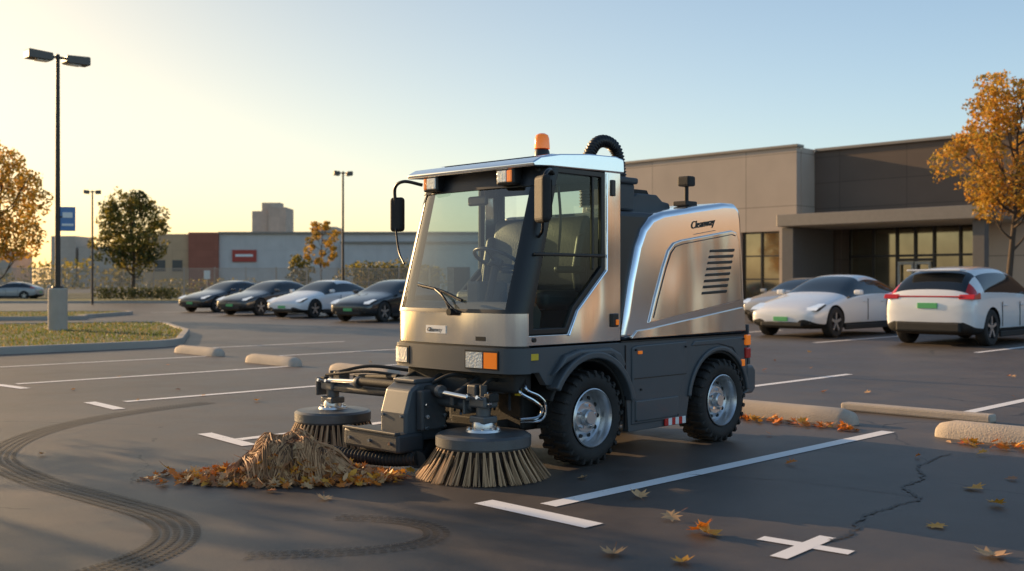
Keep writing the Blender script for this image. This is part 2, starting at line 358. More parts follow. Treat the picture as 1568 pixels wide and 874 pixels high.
# grass
M['grass']=mat('grass',(.085,.095,.025),.9,0,.45,1.2,.6,60)
M['blade1']=leafmat('grass_blade',(.12,.16,.03),.5); M['blade2']=leafmat('grass_blade_dry',(.28,.20,.07),.5)
def island(name,poly,blades=0):
    e=empty(name); n=len(poly); P=[(x,y) for x,y in poly]; Q=inset(P,.16)
    v=[(x,y,0) for x,y in P]+[(x,y,.14) for x,y in P]+[(x,y,.14) for x,y in Q]+[(x,y,.09) for x,y in Q]; f=[]
    for r in range(3):
        for i in range(n): j=(i+1)%n; f.append((r*n+i,r*n+j,(r+1)*n+j,(r+1)*n+i))
    mk('kerb',v,f,M['kerb'],e,bev=.02)
    mk('turf',[(x,y,.11) for x,y in inset(P,.14)],[tuple(range(n))],M['grass'],e)
    if blades:
        xs=[p[0] for p in Q]; ys=[p[1] for p in Q]; a=Acc()
        def inside(x,y):
            c=False
            for i in range(n):
                x1,y1=Q[i];x2,y2=Q[(i+1)%n]
                if (y1>y)!=(y2>y) and x<(x2-x1)*(y-y1)/(y2-y1)+x1: c=not c
            return c
        k=0
        while k<blades:
            x,y=U(min(xs),max(xs)),U(min(ys),max(ys))
            if not inside(x,y): k+=.2; continue
            k+=1; an=U(0,6.28); h=U(.03,.08); dx,dy=math.cos(an)*.02,math.sin(an)*.02; lx,ly=U(-.04,.04),U(-.04,.04)
            a.add([(x-dx,y-dy,.10),(x+dx,y+dy,.10),(x+lx,y+ly,.10+h)],[(0,1,2)],1 if R()<.35 else 0)
        a.done('grass_blades',[M['blade1'],M['blade2']],e)
    return e
def rnd(cx,cy,r,a0,a1,n=6): return [(cx+r*math.cos(math.radians(a0+(a1-a0)*i/n)),cy+r*math.sin(math.radians(a0+(a1-a0)*i/n))) for i in range(n+1)]
island('grass_island',[(-20,8.7)]+[(-8.2,20.5)]+rnd(-8.6,22.4,1.6,-45,20)+[(-8.2,27)]+rnd(-11.5,31.5,1.2,20,110)+[(-22,27.5),(-30,20)],26000)
island('grass_island',[(-30,36)]+rnd(-16.6,38.4,1.2,-80,60)+rnd(-17.2,44,1.4,0,100)+[(-34,44)],5000)
island('grass_verge',[(-90,70),(-13,70),(-13,86),(-90,86)])
mk('grass_field',[(-300,92,.02),(-8,92,.02),(-8,140,.02),(-300,140,.02)],[(0,1,2,3)],M['grass'])

# ---------------------------------------------------------------- foliage
def leafcloud(acc,c,r,n,size,mats,squash=.8):
    for _ in range(n):
        while True:
            p=Vector((U(-1,1),U(-1,1),U(-1,1)))
            if .15<p.length<1: break
        p=p*(p.length**-.35)
        p=Vector((p.x*r,p.y*r,p.z*r*squash))+Vector(c)
        a=Vector((U(-1,1),U(-1,1),U(-1,1))).normalized(); b=a.orthogonal().normalized(); s=size*U(.6,1.3)
        q=Matrix.Rotation(U(0,6.28),3,a)@b
        c2=a.cross(q)
        acc.add([p-q*s*.5,p-c2*s*.28,p+q*s*.5,p+c2*s*.28],[(0,1,2,3)],random.choice(mats))
LM=[leafmat('leaf_dark',(.05,.06,.018)),leafmat('leaf_green',(.10,.105,.025)),leafmat('leaf_olive',(.28,.22,.04),.5),leafmat('leaf_gold',(.56,.33,.05),.5),leafmat('leaf_orange',(.58,.27,.035),.5),leafmat('leaf_brown',(.32,.16,.045),.5)]
M['bark']=mat('bark',(.085,.06,.042),.9,0,.35,5,.6,25)
def tree(name,loc,H,CR,trunk,mats,n,size,lean=0,clumps=38,seed=1,tr=.11,sq=1.):
    random.seed(seed); e=empty(name,loc); a=Acc(); lv=Acc()
    top=Vector((lean,0,H*.86)); base=Vector((0,0,0))
    def tp(t): return base.lerp(top,t)+Vector((math.sin(t*5+seed)*.08*H/8,math.cos(t*4+seed)*.06,0))
    a.tube([tp(i/9) for i in range(10)],[tr*(1-.85*i/9)+.01 for i in range(10)],9)
    ends=[]
    cz=(trunk+H)/2; hz=(H-trunk)/2
    for k in range(clumps):
        ang=k*2.399+U(-.3,.3); zz=-.92+1.84*(k+.5)/clumps; rr=math.sqrt(max(.05,1-zz*zz))*U(.45,1.0)*(1-.18*max(0,zz))
        c=Vector((lean*.6+math.cos(ang)*rr*CR,math.sin(ang)*rr*CR,cz+zz*hz*U(.86,1)))
        ends.append(c)
        if k%2==0:
            t0=min(.95,max(trunk/H*.8,(c.z-.35*CR-U(0,.5))/ (H*.86))); s=tp(t0)
            mid=s.lerp(c,.5)+Vector((0,0,-.08*CR+U(-.1,.1)))
            a.tube(cr([s,mid,c],4),[tr*.42*(1-.8*i/8) for i in range(9)],6)
            for _ in range(2):
                d=c+Vector((U(-1,1),U(-1,1),U(-.3,1)))*CR*.28; a.tube([mid,mid.lerp(d,.5)+Vector((0,0,.05)),d],[tr*.2,tr*.13,tr*.05],5)
    a.done('trunk',M['bark'],e,60)
    for c in ends:
        r=CR*U(.2,.36)*sq; bias=random.choice([mats[:2],mats,mats[1:],mats])
        leafcloud(lv,c,r,int(n/len(ends)),size,bias)
        for _ in range(3): leafcloud(lv,c+Vector((U(-1,1),U(-1,1),U(-.7,.8)))*r*1.15,r*.4,int(n/len(ends)*.1),size*.9,bias)
    lv.done('foliage',LM,e); random.seed(seed+100); return e
tree('autumn_tree',(15.9,34,0),8.1,2.1,3.2,[3,4,3,2,3],9500,.14,.3,44,5,.11,.92)
tree('autumn_tree',(-19.9,41,0),6.6,2.1,2.0,[3,3,4,2],6800,.15,.1,38,9,.10,.9)
tree('autumn_tree',(-17.0,16.8,.1),6.2,2.0,2.4,[3,2,5],2200,.17,.1,26,19,.10,.8)
tree('shade_tree',(-28.6,80,0),8.3,2.7,2.3,[0,1,2,2],7000,.26,0,40,12,.16)
tree('autumn_tree',(-16.5,92,0),6.9,1.6,2.6,[2,3,3],1500,.26,0,22,15,.08,.8)
tree('autumn_tree',(-19.2,96,0),3.9,1.3,1.0,[2,1],1200,.25,0,16,17,.07)
def shrubs(name,rows,mats,size=.1):
    a=Acc()
    for (c,r,n) in rows: leafcloud(a,c,r,n,size,mats)
    return a.done(name,LM)
shrubs('hedge',[((-29+i*.33,74.5+U(-.1,.1),.62),.55,170) for i in range(17)],[0,1,1],.15)
shrubs('shrub_row',[((-14.5+i*.85,97+U(-1,1),1.7+U(-.3,.6)),1.9,420) for i in range(9)],[1,2,2,0],.3)
shrubs('shrub_row',[((-34+i*1.3,100+U(-1,1),.8),1.3,180) for i in range(8)],[1,2],.25)
random.seed(3)
tl=[]
for i in range(110):
    x=-260+i*4.4; tl.append(((x,U(240,280),U(1.5,4)),U(3.5,6.5),150))
shrubs('distant_tree_line',tl,[2,1,2],1.1)
tl=[((70+i*5,U(14,34)+i,U(2,4)),U(3,5),260) for i in range(4)]
shrubs('distant_tree_line',tl,[2,1,3],.6)  # trees added out of view for the steel side to mirror

# ---------------------------------------------------------------- fence
M['fence']=mat('fence_metal',(.46,.38,.30),.6,.1)
fe=Acc()
x=-85.
while x<-5:
    fe.bb(x-.04,x+.04,89.96,90.04,0,2.7)
    x+=2.6
for z in(.25,1.4,2.55): fe.bb(-85,-5,89.98,90.02,z,z+.05)
x=-85.
while x<-5: fe.bb(x-.03,x+.03,89.93,89.95,.1,2.6); x+=.16
fe.done('fence',M['fence'])

# ---------------------------------------------------------------- buildings
def wallmat(name,col,pw,ph,line=.55,rough=.85):
    m,t,b=nt(name); L=t.links; tc=N(t,'ShaderNodeTexCoord'); sx=N(t,'ShaderNodeSeparateXYZ'); L.new(tc.outputs['Object'],sx.inputs[0])
    cx=N(t,'ShaderNodeCombineXYZ'); ad=N(t,'ShaderNodeMath',operation='ADD'); L.new(sx.outputs[0],ad.inputs[0]); L.new(sx.outputs[1],ad.inputs[1])
    L.new(ad.outputs[0],cx.inputs[0]); L.new(sx.outputs[2],cx.inputs[1])
    br=N(t,'ShaderNodeTexBrick'); br.offset=0; br.inputs['Scale'].default_value=1; br.inputs['Brick Width'].default_value=pw; br.inputs['Row Height'].default_value=ph
    br.inputs['Mortar Size'].default_value=.022; br.inputs['Mortar Smooth'].default_value=.2
    br.inputs['Color1'].default_value=[c*.95 for c in col]+[1]; br.inputs['Color2'].default_value=[c*1.05 for c in col]+[1]; br.inputs['Mortar'].default_value=[c*line for c in col]+[1]
    L.new(cx.outputs[0],br.inputs['Vector'])
    n=N(t,'ShaderNodeTexNoise'); n.inputs['Scale'].default_value=.7; n.inputs['Detail'].default_value=7; L.new(tc.outputs['Object'],n.inputs['Vector'])
    mr=N(t,'ShaderNodeMapRange'); mr.inputs['To Min'].default_value=.82; mr.inputs['To Max'].default_value=1.12; L.new(n.outputs['Fac'],mr.inputs['Value'])
    mx=N(t,'ShaderNodeMixRGB',blend_type='MULTIPLY'); mx.inputs[0].default_value=1; L.new(br.outputs['Color'],mx.inputs[1]); L.new(mr.outputs[0],mx.inputs[2])
    L.new(mx.outputs[0],b.inputs['Base Color']); b.inputs['Roughness'].default_value=rough
    return m
M['beige']=wallmat('beige_panels',(.54,.44,.35),5.6,2.45); M['taupe']=wallmat('taupe_cladding',(.15,.11,.085),3.2,1.2,.7)
M['pier']=mat('gray_pier',(.15,.14,.13),.8); M['cap']=mat('parapet_cap',(.26,.23,.20),.5,.4)
M['wglass']=mat('shop_glass',(.34,.29,.20),.05,.8,.6,.6,spec=.9); M['frame']=mat('window_frame',(.07,.06,.055),.4,.5)  # warm metallic base puts a sunset reflection into the glass colour
M['soffit']=mat('soffit',(.42,.36,.29),.8)
bl=empty('retail_building',(31,31,0),math.radians(-45))
a=Acc()
a.bb(-37,-25.3,.4,26,0,7.5)
a.bb(-37,-28.3,0,.39,0,7.6); a.bb(-28.298,-26.202,0,.39,3.75,7.6); a.bb(-26.2,-25.3,0,.39,0,7.6); a.bb(-28.298,-26.202,0,.39,0,.3)
a.bb(-25.297,-25.28,.4,1.6,0,7.6)
a.done('beige_wing',[M['beige']],bl)
box('parapet_cap',(-31.15,.2,7.66),(11.9,.6,.12),M['cap'],bl,.01)
a=Acc(); a.bb(-25.27,8,1.6,26,4.3,7.5); a.bb(-25.27,-23.9,1.6,26,0,4.29)
a.done('taupe_wing',[M['taupe']],bl)
box('parapet_cap',(-8.6,1.75,7.56),(33.2,.6,.13),M['cap'],bl,.01)
a=Acc(); a.bb(-17.5,8,1.55,25,0,4.28); a.done('beige_low_wall',[M['beige']],bl)
box('canopy',(-20.2,-.5,4.06),(9.2,4.15,.52),M['cap'],bl,.02); box('soffit_panel',(-20.2,-.5,3.79),(8.9,3.9,.02),M['soffit'],bl,0)
box('pier',(-24.45,-.45,1.88),(.55,3.6,3.76),M['pier'],bl,.01); box('pier',(-16.2,-2.0,1.88),(.45,.45,3.76),M['pier'],bl,.01)
a=Acc(); a.bb(-23.89,-17.51,2.4,2.42,0,4.0,0); a.bb(-28.29,-26.21,.25,.27,.3,3.75,0); a.done('glazing',[M['wglass']],bl)
a=Acc()
for s in [-23.85,-22.7,-21.6,-20.75,-19.9,-18.75,-17.55]: a.bb(s-.05,s+.05,2.3,2.395,0,4.0)
for z in(.12,2.55,3.9): a.bb(-23.88,-17.52,2.32,2.39,z-.05,z+.05)
a.bb(-21.6,-19.9,2.29,2.385,2.3,2.42)
for s in(-28.25,-27.25,-26.25): a.bb(s-.04,s+.04,.16,.245,.3,3.75)
for z in(.36,1.5,2.6,3.7): a.bb(-28.29,-26.21,.18,.242,z-.03,z+.03)
a.done('window_frames',[M['frame']],bl)
M['door']=mat('door_white',(.7,.66,.6),.5)
a=Acc()
for s0,s1 in((-21.5,-20.78),(-20.72,-20.0)):
    for (x0,x1,z0,z1) in((s0,s0+.09,.05,2.28),(s1-.09,s1,.05,2.28),(s0+.09,s1-.09,.05,.25),(s0+.09,s1-.09,2.15,2.28)): a.bb(x0,x1,2.2,2.28,z0,z1)
a.done('entrance_doors',[M['door']],bl)
a=Acc(); a.bb(-37.5,8,-3.5,-.02,0,.14); a.done('walkway',[M['kerb']],bl,bev=.02)
shrubs('shrub_row',[tuple([Vector((31,31,.55))+Matrix.Rotation(math.radians(-45),3,'Z')@Vector((-36+i*.7,-.9+U(-.2,.2),0)),.62,120]) for i in range(11)],[1,0,2],.12)

M['ware']=wallmat('warehouse_panels',(.60,.56,.53),4,3,.85); M['brick']=wallmat('red_brick_wall',(.34,.12,.075),2.5,1.,.8); M['tan']=wallmat('tan_wall',(.55,.37,.22),3,2,.8)
M['tan2']=wallmat('reflection_block_wall',(.36,.25,.17),3,2,.8)  # last one: wall of the added block mirrored in the steel
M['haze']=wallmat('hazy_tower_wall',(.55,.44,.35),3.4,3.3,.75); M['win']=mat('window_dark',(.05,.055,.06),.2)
M['signred']=mat('sign_red',(.42,.06,.04),.6)
wb=empty('warehouse',(0,150,0))
a=Acc(); a.bb(-41.4,-4,0,30,0,8.3,0); a.bb(-45.6,-41.41,-.5,30,0,8.5,1); a.bb(-52,-45.61,0,30,0,8.3,2); a.bb(-24,-4,-1,-.01,0,6.9,0)
a.done('walls',[M['ware'],M['brick'],M['tan']],wb)
box('roof_trim',(-22.7,-.05,8.45),(37.5,.7,.28),M['cap'],wb,0); box('roof_trim',(-14,-1.1,7.05),(20.2,.4,.3),M['cap'],wb,0)
box('sign_board',(-37.8,-.12,5.2),(3.4,.2,1.7),M['signred'],wb,.03); box('sign_letters',(-37.8,-.25,5.25),(2.5,.04,.35),M['white'],wb,.02)
a=Acc()
for i in range(4): a.bb(-22+i*4.3,-18.8+i*4.3,-1.06,-1.01,0,3.6)
a.bb(-50.5,-49,-.06,-.01,3,4.6);a.bb(-48,-46.6,-.06,-.01,3,4.6)
a.done('openings',[M['win']],wb)
tb=empty('distant_tower',(0,400,0)); a=Acc(); a.bb(-98,-91.6,0,14,0,28.6); a.bb(-91.59,-85,-1,13,0,30); a.bb(-95,-88,3,9,28,32); a.done('walls',[M['haze']],tb)
tb=empty('distant_buildings',(0,350,0)); a=Acc()
for x0,x1,h in((-152,-144,17),(-143,-130,13.5),(-66,-58,20),(-54,-44,18),(-128,-110,11),(-190,-165,12),(-40,-20,15)): a.bb(x0,x1,0,15,0,h)
a.done('walls',[M['haze']],tb)
# low block added out of view so the steel mirrors a warm wall
ob=empty('reflection_block',(0,0,0)); a=Acc(); a.bb(55,75,-8,8.5,0,6.2); a.bb(55,75,15,26,0,6.0); a.done('walls',[M['tan2']],ob)
a=Acc()
for i in range(3): a.bb(54.93,54.99,-6+i*5,-3+i*5,.6,3.2)
a.done('openings',[M['win']],ob)

# ---------------------------------------------------------------- street furniture
M['pole']=mat('lamp_pole_paint',(.045,.035,.03),.45,.4); M['lamph']=mat('lamp_head',(.10,.09,.08),.45,.5); M['bluesign']=mat('sign_blue',(.10,.22,.45),.4)
def lamp(name,loc,H,head=.62,plinth=True,rz=45,k=1.):
    e=empty(name,loc,math.radians(rz)); z0=0
    if plinth:
        rev('plinth',[(0,1.08),(.21,1.08),(.235,1.05),(.235,0)],M['concrete'],e,axis='z',seg=28); z0=1.08
        rev('base_flange',[(0,1.13),(.13,1.13),(.15,1.1),(.15,1.08)],M['pole'],e,axis='z')
    v,f=tubev([(0,0,z0),(0,0,H)],[.07*k,.05*k],14); mk('pole',v,f,M['pole'],e,50)
    for s in(-1,1):
        box('arm',(s*.11,0,H-.08),(.2,.06,.06),M['pole'],e,.01)
        prism('lamp_head',[(s*.16,H-.17),(s*.18,H-.01),(s*(head+.14),H+.02),(s*(head+.16),H-.02),(s*(head+.16),H-.2),(s*.2,H-.21)],-.18,.18,M['lamph'],e,.015)
        box('lens',(s*(.1+head*.5),0,H-.22),(head*.5,.22,.02),M['lens'],e,.005)
    return e
le=lamp('street_lamp',(-11.6,27.1,.1),7.05)
box('parking_sign_panel',(.2,-.12,2.85),(.38,.02,.62),M['bluesign'],le,.005,rot=(0,0,math.radians(-30)))
box('parking_sign_face',(.195,-.135,2.95),(.24,.012,.14),M['white'],le,.003,rot=(0,0,math.radians(-30)))
box('parking_sign_face',(.195,-.135,2.70),(.28,.012,.06),M['white'],le,.003,rot=(0,0,math.radians(-30)))
box('sign_bracket',(.06,-.05,2.9),(.12,.03,.04),M['pole'],le,.003)
lamp('street_lamp',(-8.6,54,0),7.0,.32,False,20); lamp('street_lamp',(-25.7,65,0),7.0,.34,False,20)
e=empty('bollard',(-36.7,84,0))
rev('post',[(0,1.15),(.12,1.12),(.14,1.0),(.14,0)],M['concrete'],e,axis='z',seg=16)
e=empty('traffic_sign',(-24.7,86,.1)); cyl('post',(0,0,0),(0,0,2.2),.04,M['fence'],e); box('panel',(0,-.05,1.9),(.5,.03,.7),M['white'],e,.02)

# ---------------------------------------------------------------- cars
def paintcar(name,col,rough=.25): return mat(name,col,rough,.0,.02,2,coat=1.)
M['cwhite']=paintcar('car_paint_white',(.80,.80,.80)); M['cblack']=paintcar('car_paint_black',(.018,.018,.02)); M['cgray']=paintcar('car_paint_gray',(.04,.042,.045)); M['csilver']=paintcar('car_paint_silver',(.35,.35,.35))
M['cglass']=mat('car_glass',(.015,.018,.02),.04,0,.1,spec=.9); M['plate']=mat('license_plate_green',(.10,.45,.16),.5)
M['hl']=mat('headlight',(.75,.78,.8),.1,.2,.1,coat=1,emit=.3)
SED=[(0.00,.34,.66,.52,.56,.58),(.08,.22,.82,.60,.72,.66),(.45,.18,.90,.73,.78,.79),(1.0,.18,.92,.84,.80,.91),(1.42,.18,.92,.91,.76,.98),(1.9,.18,.92,.94,.70,1.22),(2.4,.18,.92,.95,.62,1.40),(2.9,.18,.92,.96,.62,1.44),(3.4,.18,.92,.97,.62,1.39),(3.85,.18,.92,.985,.64,1.26),(4.25,.20,.91,.99,.68,1.12),(4.58,.25,.87,.95,.70,1.02),(4.70,.38,.78,.80,.62,.86)]
SUV=[(0.00,.36,.68,.62,.58,.70),(.08,.24,.84,.72,.74,.80),(.45,.2,.91,.84,.80,.92),(1.0,.2,.93,.93,.82,1.01),(1.35,.2,.93,.98,.78,1.07),(1.8,.2,.93,1.0,.72,1.36),(2.3,.2,.93,1.01,.66,1.55),(2.9,.2,.93,1.02,.66,1.60),(3.6,.2,.93,1.04,.66,1.57),(4.1,.2,.93,1.06,.66,1.50),(4.38,.22,.92,1.06,.68,1.34),(4.60,.24,.90,1.02,.72,1.10),(4.70,.34,.84,.86,.70,.92)]
def car(name,loc,rz,paint,st=SED,s=1.,suv=False):
    e=empty(name,loc,math.radians(rz)); e.scale=(s,s,s)
    def half(x,zb,w,zs,wr,zr):
        return [(0,zb),(w*.86,zb),(w*.985,zb+.10),(w,(zb+.1+zs)*.52),(w*.965,zs),(wr,zr-.055),(wr*.72,zr),(0,zr+.018)]
    rows=[]
    for stn in st:
        h=half(*stn); x=stn[0]; full=[(y,z) for y,z in h]+[(-y,z) for y,z in h[-2:0:-1]]
        rows.append([(x,y,z) for y,z in full])
    n=len(rows[0]); v=[p for r in rows for p in r]; f=[];mi=[]
    mats=[paint,M['cglass'],M['blackm'],M['hl'],M['red'],M['plate']]
    for i in range(len(rows)-1):
        for k in range(n):
            k2=(k+1)%n; f.append((i*n+k,(i+1)*n+k,(i+1)*n+k2,i*n+k2))
            kk=k if k<7 else (13-k)
            m=0
            if kk in(0,1): m=2
            if kk==4 and st[4][0]<=st[i][0] and st[i+1][0]<=(4.3): m=1
            if kk in(5,6) and st[4][0]<=st[i][0] and st[i+1][0]<=2.4: m=1
            if suv:
                if kk in(5,6) and st[i][0]>=4.1 and st[i+1][0]<=4.6: m=1
            else:
                if kk in(5,6) and st[i][0]>=3.4 and st[i+1][0]<=4.3: m=1
            if kk==4 and i==len(rows)-3: m=4
            mi.append(m)
    f.append(tuple(range(n))); mi.append(0)
    f.append(tuple((len(rows)-1)*n+k for k in range(n))[::-1]); mi.append(0)
    me=bpy.data.meshes.new('tmp'); me.from_pydata(v,[],f)
    for m in mats: me.materials.append(m)
    me.polygons.foreach_set('material_index',mi)
    bm=bmesh.new(); bm.from_mesh(me); bmesh.ops.recalc_face_normals(bm,faces=bm.faces); bm.to_mesh(me); bm.free()
    o=bpy.data.objects.new('body',me); COL.objects.link(o)
    sb=o.modifiers.new('s','SUBSURF'); sb.levels=2; sb.render_levels=2
    ca=Acc()
    wr=.345 if not suv else .365; wx=(.86,3.78)
    for x in wx:
        for sy in(-1,1):
            vv,ff=tubev([(x,sy*.6,wr),(x,sy*1.3,wr)],wr+.045,28); ca.add(vv,ff,2)
    cm=ca.done('cut',mats)
    bmo=o.modifiers.new('b','BOOLEAN'); bmo.object=cm; bmo.operation='DIFFERENCE'; bmo.solver='EXACT'
    bpy.context.view_layer.update()
    dg=bpy.context.evaluated_depsgraph_get(); ne=bpy.data.meshes.new_from_object(o.evaluated_get(dg),depsgraph=dg)
    bpy.data.objects.remove(o); bpy.data.objects.remove(cm); ne.name='body'
    obj('body',ne,e,40)
    for x in wx:
        for sy in(-1,1):
            y=sy*.80
            prof=[(wr*.62,-.11),(wr*.9,-.115),(wr*.985,-.09),(wr,-.05),(wr,.05),(wr*.985,.09),(wr*.9,.115),(wr*.62,.11)]
            rev('tyre',prof,M['rubber'],e,(x,y,wr),'y',28)
            wa=Acc(); vv,ff=revolve([(0,sy*.06),(wr*.6,sy*.05),(wr*.66,sy*.11)],24,(x,y,wr)); wa.add(vv,ff,0)
            for k in range(5):
                an=k*2*math.pi/5+.3; c=(x+math.cos(an)*wr*.33,y+sy*.09,wr+math.sin(an)*wr*.33)
                wa.box(c,(wr*.62,.03,.055),1,rot=(0,-an,0))
            wa.done('wheel',[M['blackm'],M['rim']],e)
    for sy in(-1,1):
        box('mirror',(1.72,sy*1.0,st[4][3]+.10),(.13,.2,.12),paint,e,.04,seg=3)
        for x in(2.35,3.3): box('door_seam',(x,sy*(.918 if not suv else .928),.62),(.012,.012,.5),M['blackm'],e,0)
        box('side_sill',(2.32,sy*.90,.23),(2.1,.06,.12),M['blackm'],e,.02)
        for x in(2.2,3.1): box('door_handle',(x,sy*.93,.80),(.18,.03,.025),paint,e,.01)
    box('front_intake',(.035,0,.30),(.07,1.05,.11),M['blackm'],e,.03); box('front_plate',(-.005,0,.42),(.02,.36,.10),M['plate'],e,.008)
    for sy in(-1,1): box('intake_corner',(.10,sy*.66,.36),(.06,.14,.12),M['blackm'],e,.02,rot=(0,0,sy*.5))
    if suv:
        box('rear_plate',(4.70,0,.80),(.03,.40,.11),M['plate'],e,.008); box('rear_bumper_insert',(4.66,0,.38),(.12,1.3,.2),M['blackm'],e,.04)
        box('roof_spoiler',(4.28,0,1.50),(.3,1.1,.04),paint,e,.02); box('light_bar',(4.655,0,.98),(.04,1.3,.03),M['red'],e,.01)
        for sy in(-1,1): prism('tail_lamp',[(4.35,.93),(4.37,1.06),(4.63,1.02),(4.68,.93)],sy*.915,sy*.60,M['red'],e,.015)
        for sy in(-1,1): box('bumper_reflector',(4.64,sy*.66,.46),(.04,.2,.035),M['red'],e,.008)
    else:
        box('rear_plate',(4.69,0,.62),(.03,.40,.11),M['plate'],e,.008)
    for sy in(-1,1): 
        prism('headlight',[(.10,.60),(.20,.665),(.50,.755),(.54,.725),(.22,.60)],sy*.84,sy*.50,M['black'],e,.012)
        prism('headlight_blade',[(.085,.615),(.19,.68),(.50,.765),(.50,.745),(.20,.65)],sy*.83,sy*.54,M['hl'],e,.004)
    return e
car('parked_car',(6.45,25.5,0),45,M['cwhite'],SED,1.07)
car('parked_car',(12.1,25.5,0),225,M['cwhite'],SUV,1.05,True)
car('parked_car',(8.2,34.8,0),45,M['csilver'],SED,1.05)
car('parked_car',(-14.5,47.7,0),60,M['cblack']); car('parked_car',(-11.4,42.8,0),60,M['cgray']); car('parked_car',(-8.6,39.6,0),60,M['cwhite']); car('parked_car',(-5.5,35.5,0),60,M['cblack'])
car('parked_car',(-42,84,0),0,M['csilver'])

# ---------------------------------------------------------------- STREET SWEEPER   local axes: a backward, b away, z up
SW=empty('street_sweeper',(.467,7.52,0),math.radians(45))
def fa(z): return -.66 if z<=1.1 else -.66+(z-1.1)*.29
def front(b,z,off=0,rc=.12):
    d=min(b,1.3-b); d=max(0,d); a=fa(z)+.04*((b-.65)/.65)**2
    if d<rc: a+=rc-math.sqrt(max(0,rc*rc-(rc-d)**2))
    if d<rc: ang=math.acos(min(1,(rc-d)/rc)); na,nb=-math.sin(ang),math.cos(ang)*(-1 if b<.65 else 1)
    else: na,nb=-1,0
    return (a+na*off,b+nb*off,z)
def bs(b0,b1,n=14):
    o=[]
    for i in range(n+1):
        t=i/n; o.append(b0+(b1-b0)*t)
    if b0<.12: o+= [.12*(1-math.cos(math.radians(x))) for x in range(0,90,10) if .12*(1-math.cos(math.radians(x)))>b0]
    if b1>1.18: o+= [1.3-.12*(1-math.cos(math.radians(x))) for x in range(0,90,10) if 1.3-.12*(1-math.cos(math.radians(x)))<b1]
    return sorted(set(o))
def fpatch(name,b0,b1,z0,z1,m,off=0,th=.02,nz=6,smooth=50):
    B=bs(b0,b1); Z=[z0+(z1-z0)*i/nz for i in range(nz+1)]; v=[];f=[];n=len(B)
    for z in Z: v+=[front(b,z,off) for b in B]
    for z in Z: v+=[front(b,z,off-th) for b in B]
    K=n*len(Z)
    for j in range(nz):
        for i in range(n-1):
            q=(j*n+i,j*n+i+1,(j+1)*n+i+1,(j+1)*n+i); f.append(q[::-1]); f.append(tuple(x+K for x in q))
    for i in range(n-1): f.append((i,i+1,i+1+K,i+K)); t=nz*n; f.append((t+i+1,t+i,t+i+K,t+i+1+K))
    for j in range(nz): f.append(((j+1)*n,j*n,j*n+K,(j+1)*n+K)); f.append((j*n+n-1,(j+1)*n+n-1,(j+1)*n+n-1+K,j*n+n-1+K))
    return mk(name,v,f,m,SW,smooth)
def fsheet(name,b0,b1,z0,z1,m,off=0,nz=8):
    B=bs(b0,b1); v=[];f=[];n=len(B)
    for j in range(nz+1): v+=[front(b,z0+(z1-z0)*j/nz,off) for b in B]
    for j in range(nz):
        for i in range(n-1): f.append((j*n+i,(j+1)*n+i,(j+1)*n+i+1,j*n+i+1))
    return mk(name,v,f,m,SW,180)
# front
fpatch('front_panel',0,1.3,.876,1.095,M['silver'],0,.03)
fpatch('front_bumper',0,1.3,.69,.862,M['dgray'],.022,.06); fpatch('bumper_top_trim',0,1.3,.863,.875,M['black'],.004,.04,1)
fpatch('windscreen_sill',0,1.3,1.096,1.122,M['black'],.004,.03,2)
fsheet('windscreen',.075,1.225,1.12,1.99,M['glass'],0)
fpatch('a_pillar',0,.075,1.12,1.99,M['black'],.004,.03,8); fpatch('a_pillar',1.225,1.3,1.12,1.99,M['black'],.004,.03,8)
fpatch('a_pillar_edge',.075,.10,1.12,1.99,M['black'],.004,.02,8); fpatch('a_pillar_edge',1.2,1.225,1.12,1.99,M['black'],.004,.02,8)
fpatch('visor',0,1.3,1.975,2.115,M['black'],.012,.05,3)
# roof
prism('roof',[(-.47,2.095),(-.475,2.125),(-.40,2.165),(-.2,2.20),(.1,2.225),(.40,2.232),(.49,2.215),(.50,2.13),(.49,2.115),(-.3,2.105)],-.02,1.32,M['bright'],SW,.035,4,40)
prism('roof_crown',[(-.3,2.19),(-.1,2.225),(.35,2.24),(.42,2.22)],.15,1.15,M['bright'],SW,.01)
# sides
side=[(-.50,.876),(.475,.876),(.475,2.115),(.30,2.115),(.30,1.40),(-.02,1.11),(-.11,.945),(-.50,.945)]
door=[(-.50,.95),(-.113,.95),(-.025,1.115),(.296,1.405),(.296,2.11),(-.24,2.11),(-.50,1.12)]
for y0,y1,yo in((0,.03,-.004),(1.3,1.27,1.304)):
    prism('side_panel',side,y0,y1,M['silver'],SW,.004)
    o,inn=ring('door_frame',door,.042,yo,y1,M['black'],SW)
    g=[(a,(y0+y1)/2,z) for a,z in inn]; mk('door_glass',g,[tuple(range(len(g)))],M['glassd'],SW)
tube('door_trim',[(-.10,-.006,.935),(-.012,-.006,1.105),(.31,-.006,1.395),(.312,-.006,2.1)],.008,M['bright'],SW,8,False)
box('door_bar',(-.09,-.012,1.50),(.74,.02,.022),M['black'],SW,.006); tube('grab_rail',[(-.15,.05,1.52),(-.15,.03,1.75),(-.15,.05,1.98)],.01,M['black'],SW)
box('door_mid_post',(.17,.012,1.75),(.02,.02,.7),M['black'],SW,.004)
box('door_lock',(.40,-.008,1.03),(.075,.02,.10),M['black'],SW,.008); box('lock_amber',(.415,-.02,1.015),(.03,.012,.04),M['orange'],SW,.004)
box('pillar_slot',(.385,-.006,2.0),(.045,.014,.12),M['black'],SW,.012)
cyl('side_badge',(-.45,.0,.915),(-.45,-.01,.915),.016,M['black'],SW)
box('rear_cab_wall',(.455,.65,1.12),(.03,1.23,.5),M['black'],SW,.004); box('rear_cab_header',(.455,.65,2.06),(.03,1.23,.1),M['black'],SW,.004)
for b in(.06,1.24): box('rear_cab_post',(.455,b,1.69),(.03,.06,.64),M['black'],SW,.004)
